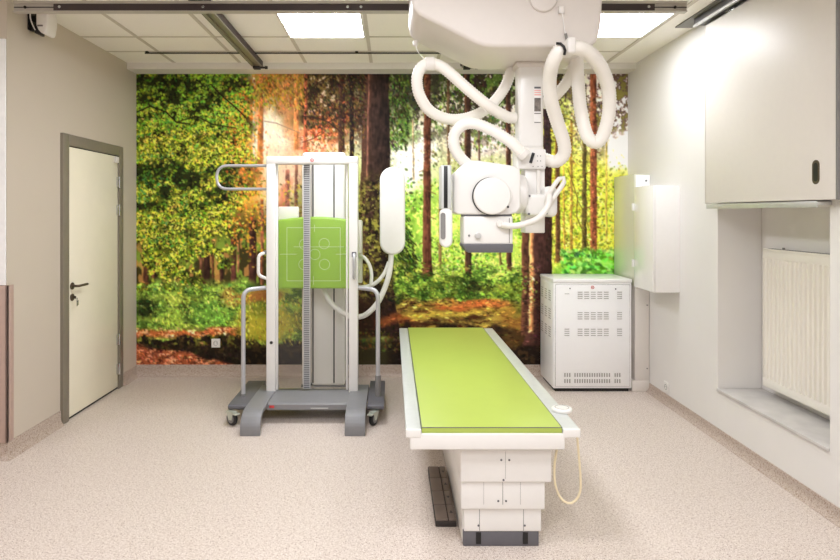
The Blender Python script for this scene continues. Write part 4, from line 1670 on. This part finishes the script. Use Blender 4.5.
def tpt(u, v, d=2.765):
    px, py = 400 + u / 4, 420 + v / 4
    p = at(px, py, d)
    return p.x, p.z


m = MB()
for u, v, d in ((405, 160, PY0), (437, 160, PY0), (393, 324, PY0 + .012), (424, 324, PY0 + .012), (314, 422, PY0 + .026), (499, 422, PY0 + .026), (414, 240, PY0 - .001)):
    xx, zz = tpt(u, v, d)
    m = MB()
    m.cyl((xx, d + 0.002, zz), (xx, d - 0.0015, zz), 0.0048, n=16)
    m.build('screw', 'grey_dark', t)
m = MB()
for u, v0, v1, d in ((422, 126, 236, PY0), (411, 246, 338, PY0 + .012), (318, 345, 443, PY0 + .026), (494, 345, 443, PY0 + .026), (335, 246, 338, PY0 + .012), (482, 246, 338, PY0 + .012)):
    xx, z1 = tpt(u, v0, d)
    _, z0 = tpt(u, v1, d)
    z0 = max(z0, 0.074)
    th = 0.0012 if u in (422, 335, 482) else 0.0024
    m = MB()
    m.box(xx - th / 2, xx + th / 2, d - 0.0006, d + 0.002, z0, z1)
    m.build('cover_seam', 'vent_grey', t)
# round hand control on the right rail, and its cord
t2 = thing('hand_control', 'flat white oval hand control lying on the right rail of the table', 'hand control', (0.838, 2.96, TZ - 0.006))
m = MB()
m.cyl((0.838, 2.96, TZ - 0.006), (0.838, 2.96, TZ + 0.014), 0.05, n=40, bev=0.008)
m.build('control_body', 'white_enamel', t2)
m = MB()
m.ring((0.838, 2.96, TZ + 0.0143), (0, 0, 1), 0.034, 0.032, 0.001, 32)
m.build('control_ring', 'sticker_grey', t2)
m = MB()
m.tube([at(577, 436, 2.79), at(578.5, 452, 2.8), at(580.5, 478, 2.8), at(580, 492, 2.8), at(575, 501, 2.8), at(567.5, 503, 2.8), at(560, 497, 2.8), at(555, 483, 2.8), at(554.5, 466, 2.8), at(556.5, 451.5, 2.8), at(557, 447, 2.8)], 0.0055, n=12)
m.box(0.835, 0.852, 2.77, 2.81, 0.515, 0.5325, 0.003)
o = m.build('control_cord', 'cream_cable', t)
o['label'] = 'cream cord hanging in a loop'

t = thing('foot_switch', 'dark foot switch strip of square pads on the floor left of the table pedestal', 'foot switch', (0.262, 3.27, 0))
FX0, FX1, FY0, FY1 = 0.215, 0.318, 2.96, 3.6
m = MB()
m.box(FX0, FX1, FY0, FY1, 0, 0.028, 0.004)
m.build('housing', 'pedal_line', t)
nY = 4
for k in range(nY):
    a = FY0 + 0.006 + k * (FY1 - FY0 - 0.012) / nY
    b = a + (FY1 - FY0 - 0.012) / nY - 0.006
    m = MB()
    m.box(FX0 + 0.003, FX0 + 0.062, a, b, 0.026, 0.036, 0.003)
    m.build('pad', 'pedal_dark', t)
    m = MB()
    m.box(FX0 + 0.067, FX1 - 0.003, a, b, 0.026, 0.036, 0.003)
    p_ = m.build('pad', 'pedal_dark', t)
    m = MB()
    cx = FX0 + 0.084
    mid = (a + b) / 2
    m.prism([(cx - 0.009, mid + (0.012 if k % 2 else -0.012)), (cx + 0.009, mid + (0.012 if k % 2 else -0.012)), (cx, mid + (-0.014 if k % 2 else 0.014))], 'z', 0.0362, 0.0368)
    m.build('arrow_mark', 'black_plastic', p_)

# ------------------------------------------------------------------ overhead X-ray tube crane
t = thing('xray_tube_crane', 'white ceiling-hung X-ray tube crane with looped corrugated hoses', 'X-ray machine', (0.66, 3.4, 1.3))
# big ceiling cover: outline seen from the front, extruded in depth
CY0, CY1 = 3.05, 3.54
outline = [(0.100, 2.772), (0.096, 2.65)]
outline += [(0.106, 2.596), (0.134, 2.562), (0.175, 2.540)]
outline += [(0.43, 2.412), (0.47, 2.398), (0.52, 2.393), (0.97, 2.393), (1.015, 2.400), (1.042, 2.422), (1.056, 2.46), (1.068, 2.53), (1.080, 2.772)]
m = MB()
m.prism(outline, 'y', CY0, CY1, bev=0.022, seg=4, only_caps=True)
cov = m.build('ceiling_cover', 'white_cover', t)
m = MB()
m.box(0.2, 1.0, 3.5, 3.693, 2.70, 2.772, 0.004)
m.box(0.2, 1.0, 3.60, 3.693, 2.76, 2.85, 0.004)
m.build('trolley_plate', 'white_plastic', t)
m = MB()
c0 = at(543, -1.5, CY0)
m.cyl((c0.x, CY0 + 0.002, c0.z), (c0.x, CY0 - 0.018, c0.z), 0.071, n=48, bev=0.008)
m.build('round_boss', 'white_cover', cov)
m = MB()
for px, py in ((560.5, 11),):
    c1 = at(px, py, CY0)
    m.box(c1.x - 0.014, c1.x + 0.014, CY0 - 0.022, CY0 + 0.001, c1.z - 0.018, c1.z + 0.018, 0.004)
m.build('cable_holder', 'white_plastic', cov)
m = MB()
c1 = at(562, 12.5, CY0 - 0.022)
c2 = at(566, 36, CY0 - 0.01)
m.tube([c1, at(563.5, 22, CY0 - 0.02), at(564.5, 30, CY0 - 0.016), c2], 0.0022, n=8)
m.build('cord', 'sticker_white', cov)
m = MB()
m.cyl(c2 + Vector((-0.002, 0, 0.012)), c2 + Vector((0.004, 0, -0.016)), 0.007, n=12)
m.build('cord_clip', 'vent_grey', cov)
# telescopic column
KX, KY = 0.778, 3.42
m = MB()
m.box(KX - 0.088, KX + 0.082, KY - 0.09, KY + 0.05, 2.36, 2.40, 0.02, 3)
m.build('column_collar', 'white_cover', t)
m = MB()
m.box(KX - 0.073, KX + 0.067, KY - 0.079, KY + 0.03, 1.915, 2.38, 0.016, 4)
colm = m.build('telescopic_column', 'white_enamel', t)
m = MB()
m.box(KX - 0.070, KX + 0.070, KY - 0.07, KY + 0.07, 1.80, 1.93, 0.012, 3)
m.build('inner_column', 'white_plastic', t)
sx = (537.5 - 392) * (KY - 0.079) / 600
SYF = KY - 0.0795
m = MB()
def zat(py):
    return CAM_Z - (py - 213) * SYF / 600
m.box(sx - 0.02, sx + 0.02, SYF - 0.0008, SYF + 0.0005, zat(123), zat(87))
stk = m.build('sticker', 'sticker_white', colm)
stk['label'] = 'white information sticker with small print and a grey picture'
for a, b, mm in ((86.8, 88.6, 'grey_dark'), (90, 91, 'sticker_pink'), (92, 93, 'sticker_pink'), (94.2, 95.4, 'sticker_pink'), (98, 111.5, 'sticker_grey'), (113, 114, 'vent_grey'), (122, 123, 'vent_grey')):
    m = MB()
    m.box(sx - 0.018, sx + 0.018, SYF - 0.0014, SYF - 0.0007, zat(b), zat(a))
    m.build('print', mm, stk)
# swivel joint and arm under the column
m = MB()
A = lambda px, py, d: at(px, py, d)


def pbox(x0, x1, y0, y1, d0, d1, bev=0.006, seg=3, ref=None):
    """box whose face at distance d0 spans x0..x1, y0..y1"""
    p, q = at(x0, y1, d0), at(x1, y0, d0)
    m.box(p.x, q.x, d0, d1, p.z, q.z, bev, seg)


pbox(518, 546, 149, 169, 3.31, 3.47, 0.008)
sw = m.build('swivel_joint', 'white_enamel', t)
m = MB()
pa, pb_ = at(530.5, 163, 3.308), at(533.5, 153, 3.308)
dv = (pb_ - pa)
m.tube([pa, pb_], 0.0085, n=10, smooth=False)
m.build('release_lever', 'black_plastic', sw)
m = MB()
for px, py in ((537.5, 156), (540.5, 156), (537.5, 161), (540.5, 161), (533, 166.5), (538, 166.5), (542, 166.5)):
    c1 = at(px, py, 3.31)
    m = MB()
    m.cyl(c1, c1 + Vector((0, -0.002, 0)), 0.0028, n=10)
    m.build('screw', 'vent_grey', sw)
m = MB()
pbox(525, 545, 166, 233, 3.34, 3.46, 0.006)
m.build('support_arm', 'white_enamel', t)
m = MB()
pbox(537, 540.5, 166, 195, 3.325, 3.345, 0.004)
m.build('arm_rib', 'white_plastic', t)
m = MB()
pbox(526, 556, 194, 216, 3.26, 3.42, 0.02, 4)
pbox(545, 558.5, 186, 217, 3.25, 3.40, 0.03, 4)
piv = m.build('pivot_housing', 'white_enamel', t)
m = MB()
for px, py in ((529.5, 196), (546.5, 213), (529, 214)):
    c1 = at(px, py, 3.255)
    m = MB()
    m.cyl(c1 + Vector((0, 0.008, 0)), c1 + Vector((0, -0.003, 0)), 0.006, n=14)
    m.build('screw', 'grey_dark', piv)
# tube housing
def q(px, py, d=3.2):
    p = at(px, py, d)
    return (p.x, p.z)


m = MB()
shape = [q(453.5, 212), q(453.5, 175), q(456, 171.5), q(466, 162), q(470, 160.2), q(478, 160.3), q(500, 163.5), q(515, 166), q(520, 169), q(521, 176), q(521, 207), q(517, 213), q(510, 214.5), q(458, 214.5)]
m.prism(shape, 'y', 3.2, 3.42, bev=0.012, seg=3, only_caps=True)
hs = m.build('tube_housing', 'white_enamel', t)
m = MB()
p0, p1 = at(515, 188, 3.25), at(527, 188, 3.25)
m.cyl((p0.x, 3.34, p0.z - 0.03), (p1.x + 0.012, 3.34, p0.z - 0.03), 0.11, n=40, bev=0.03)
m.build('tube_end', 'white_enamel', t)
m = MB()
dc = at(492, 196, 3.185)
m.cyl((dc.x, 3.202, dc.z), (dc.x, 3.165, dc.z), 0.099, n=56, bev=0.01)
disc = m.build('round_cover', 'white_enamel', t)
m = MB()
m.cyl((dc.x - 0.004, 3.201, dc.z), (dc.x - 0.004, 3.188, dc.z), 0.1005, n=56)
m.build('cover_gap', 'black_plastic', disc)
m = MB()
c1 = at(508, 207, 3.165)
m.cyl(c1 + Vector((0, 0.004, 0)), c1 + Vector((0, -0.002, 0)), 0.006, n=14)
m.build('screw', 'black_plastic', disc)
# collimator
m = MB()
pbox(463.5, 513, 216.3, 244.5, 3.2, 3.37, 0.01, 3)
cl = m.build('collimator', 'white_enamel', t)
m = MB()
p, q_ = at(464, 216.6, 3.21), at(512, 214.8, 3.21)
m.box(p.x, q_.x, 3.215, 3.36, p.z - 0.002, q_.z + 0.004)
m.build('collimator_neck', 'grey_dark', cl)
m = MB()
m.prism([q(463, 244), q(463, 246.5), q(468, 252.6), q(512.5, 252.6), q(513.3, 244)], 'y', 3.195, 3.375, bev=0.004)
m.build('collimator_base', 'grey_dark', cl)
m = MB()
c1 = at(477.6, 235.6, 3.2)
m.cyl((c1.x, 3.202, c1.z), (c1.x, 3.183, c1.z), 0.017, n=24, bev=0.003)
m.build('knob', 'aluminium', cl)
m = MB()
c1 = at(469, 235.6, 3.2)
m.cyl((c1.x, 3.202, c1.z), (c1.x, 3.196, c1.z), 0.006, n=14)
m.build('button', 'vent_grey', cl)
m = MB()
p, q_ = at(494, 243, 3.2), at(494, 218, 3.2)
m.box(p.x + 0.08, p.x + 0.083, 3.198, 3.202, p.z, q_.z)
m.build('panel_joint', 'sticker_grey', cl)
# touch screen seen edge-on and the grip below it
m = MB()
pbox(441, 451.5, 165, 209, 3.14, 3.28, 0.006, 3)
cp = m.build('control_panel', 'rail_grey', t)
m = MB()
p, q_ = at(443.8, 208, 3.14), at(447.6, 166, 3.14)
m.box(p.x, q_.x, 3.137, 3.145, p.z, q_.z, 0.001)
m.build('panel_screen', 'black_plastic', cp)
m = MB()
gc = at(446, 227.5, 3.16)
m.prism(stadium(gc.x, gc.z, 0.033, 0.105), 'y', 3.14, 3.20, bev=0.012, seg=3, only_caps=True)
gh = m.build('grip_handle', 'white_enamel', t)
m = MB()
p = at(443, 226, 3.14)
m.prism(stadium(p.x, p.z, 0.0125, 0.07), 'y', 3.136, 3.15)
m.build('grip_inlay', 'vent_grey', gh)
# cable from the tube to the arm, and the loop behind
m = MB()
m.tube([at(502, 223.5, 3.19), at(504, 225, 3.17), at(514, 226, 3.17), at(526, 223.5, 3.17), at(537, 219, 3.18), at(545, 211, 3.19), at(549, 202, 3.20), at(549, 195, 3.23)], 0.0165, n=16)
m.build('high_voltage_cable', 'white_plastic', t)
m = MB()
m.tube([at(545, 205, 3.27), at(548, 196, 3.24), at(553, 187, 3.23), at(559, 179, 3.23), at(563.5, 178, 3.23), at(564, 182, 3.23), at(559, 190, 3.23), at(553, 199, 3.23), at(548, 208, 3.27)], 0.0125, n=14)
m.build('cable_loop', 'white_plastic', t)
m = MB()
c1 = at(499.7, 223.5, 3.198)
m.cyl((c1.x, 3.2, c1.z), (c1.x, 3.172, c1.z), 0.019, n=24, bev=0.003)
m.build('cable_gland', 'white_plastic', cl)


# corrugated hoses
def hose(pts, r=0.032, name='corrugated_hose'):
    m = MB()
    m.tube(pts, r, n=18, step=0.0075, ridge=0.10)
    return m.build(name, 'hose_white', t, angle=80)


def collar(c, axis, r=0.038, ln=0.05, clip=True):
    m = MB()
    c, ax = Vector(c), Vector(axis).normalized()
    m.cyl(c - ax * ln / 2, c + ax * ln / 2, r, n=32, bev=0.004)
    return m.build('hose_collar', 'white_plastic', t)


hose([at(514, 118, 3.37), at(507, 117, 3.35), at(496, 111, 3.32), at(484, 102.5, 3.29), at(467, 88.5, 3.28), at(450, 73.2, 3.28), at(440, 66, 3.28), at(429, 63.5, 3.28), at(421, 68, 3.28), at(417, 79, 3.29), at(419.5, 95, 3.32), at(429.5, 110.5, 3.36), at(446, 118.6, 3.40), at(463, 118.8, 3.42), at(480, 113, 3.44), at(493, 103, 3.46), at(504, 88.5, 3.48), at(510.5, 73, 3.49), at(513, 63, 3.49)], 0.0325)
collar(at(430, 64, 3.28), (1, 0, 0.05))
hose([at(525, 156, 3.27), at(517, 148, 3.26), at(508, 140, 3.26), at(492, 130.3, 3.27), at(476, 124, 3.28), at(463, 125, 3.29), at(454.5, 134, 3.30), at(454, 146, 3.31), at(460, 157, 3.33), at(468, 165, 3.35)], 0.0325)
collar(at(523, 154, 3.27), (0.75, 0, -0.66), 0.036, 0.04)
hose([at(562.5, 46, 2.985), at(558.5, 52, 2.99), at(552.5, 63, 3.03), at(549.5, 80, 3.11), at(551, 100, 3.18), at(557, 121, 3.25), at(563.5, 141, 3.30), at(564, 154, 3.33), at(556.5, 161.5, 3.36), at(548, 160.3, 3.38), at(543, 158.5, 3.39)], 0.037)
hose([at(571, 47.5, 2.985), at(579, 48, 2.99), at(589, 53, 3.02), at(600, 66, 3.08), at(608, 87, 3.16), at(609, 111, 3.22), at(603.5, 134, 3.26), at(596, 142.5, 3.28), at(587, 135.5, 3.29), at(581, 112, 3.30), at(578.5, 88, 3.30), at(577, 66, 3.31), at(576.5, 52, 3.31)], 0.037)
hose([at(576, 60, 3.41), at(573, 70, 3.42), at(567, 82, 3.43), at(558, 93, 3.44), at(549, 101, 3.44), at(543, 104, 3.43)], 0.033)
m = MB()
c1 = at(570, 46.5, 2.985)
m.box(c1.x - 0.024, c1.x + 0.022, 2.945, 3.052, c1.z - 0.042, c1.z + 0.038, 0.012, 3)
hc = m.build('hose_holder', 'white_plastic', t)
m = MB()
m.tube([at(556.5, 43.4, 2.955), at(560.5, 43.6, 2.944), at(563.8, 46.5, 2.94), at(565.2, 50.5, 2.943), at(564.2, 55, 2.952)], 0.0068, n=10)  # dark arc put in for the shaded gap between hose end and holder
m.build('hose_end_gap', 'black_plastic', t)
m = MB()
c1 = at(415.5, 43, 3.5)
c2 = at(427, 62, 3.3)
m.cyl(at(415.5, 41, 3.5), at(415.5, 46, 3.5), 0.016, n=16, bev=0.003)
hg = m.build('hose_hanger', 'white_plastic', t)
m = MB()
m.tube([c1, at(418, 52, 3.42), c2], 0.0018, n=8)
m.build('hanger_cord', 'sticker_white', hg)
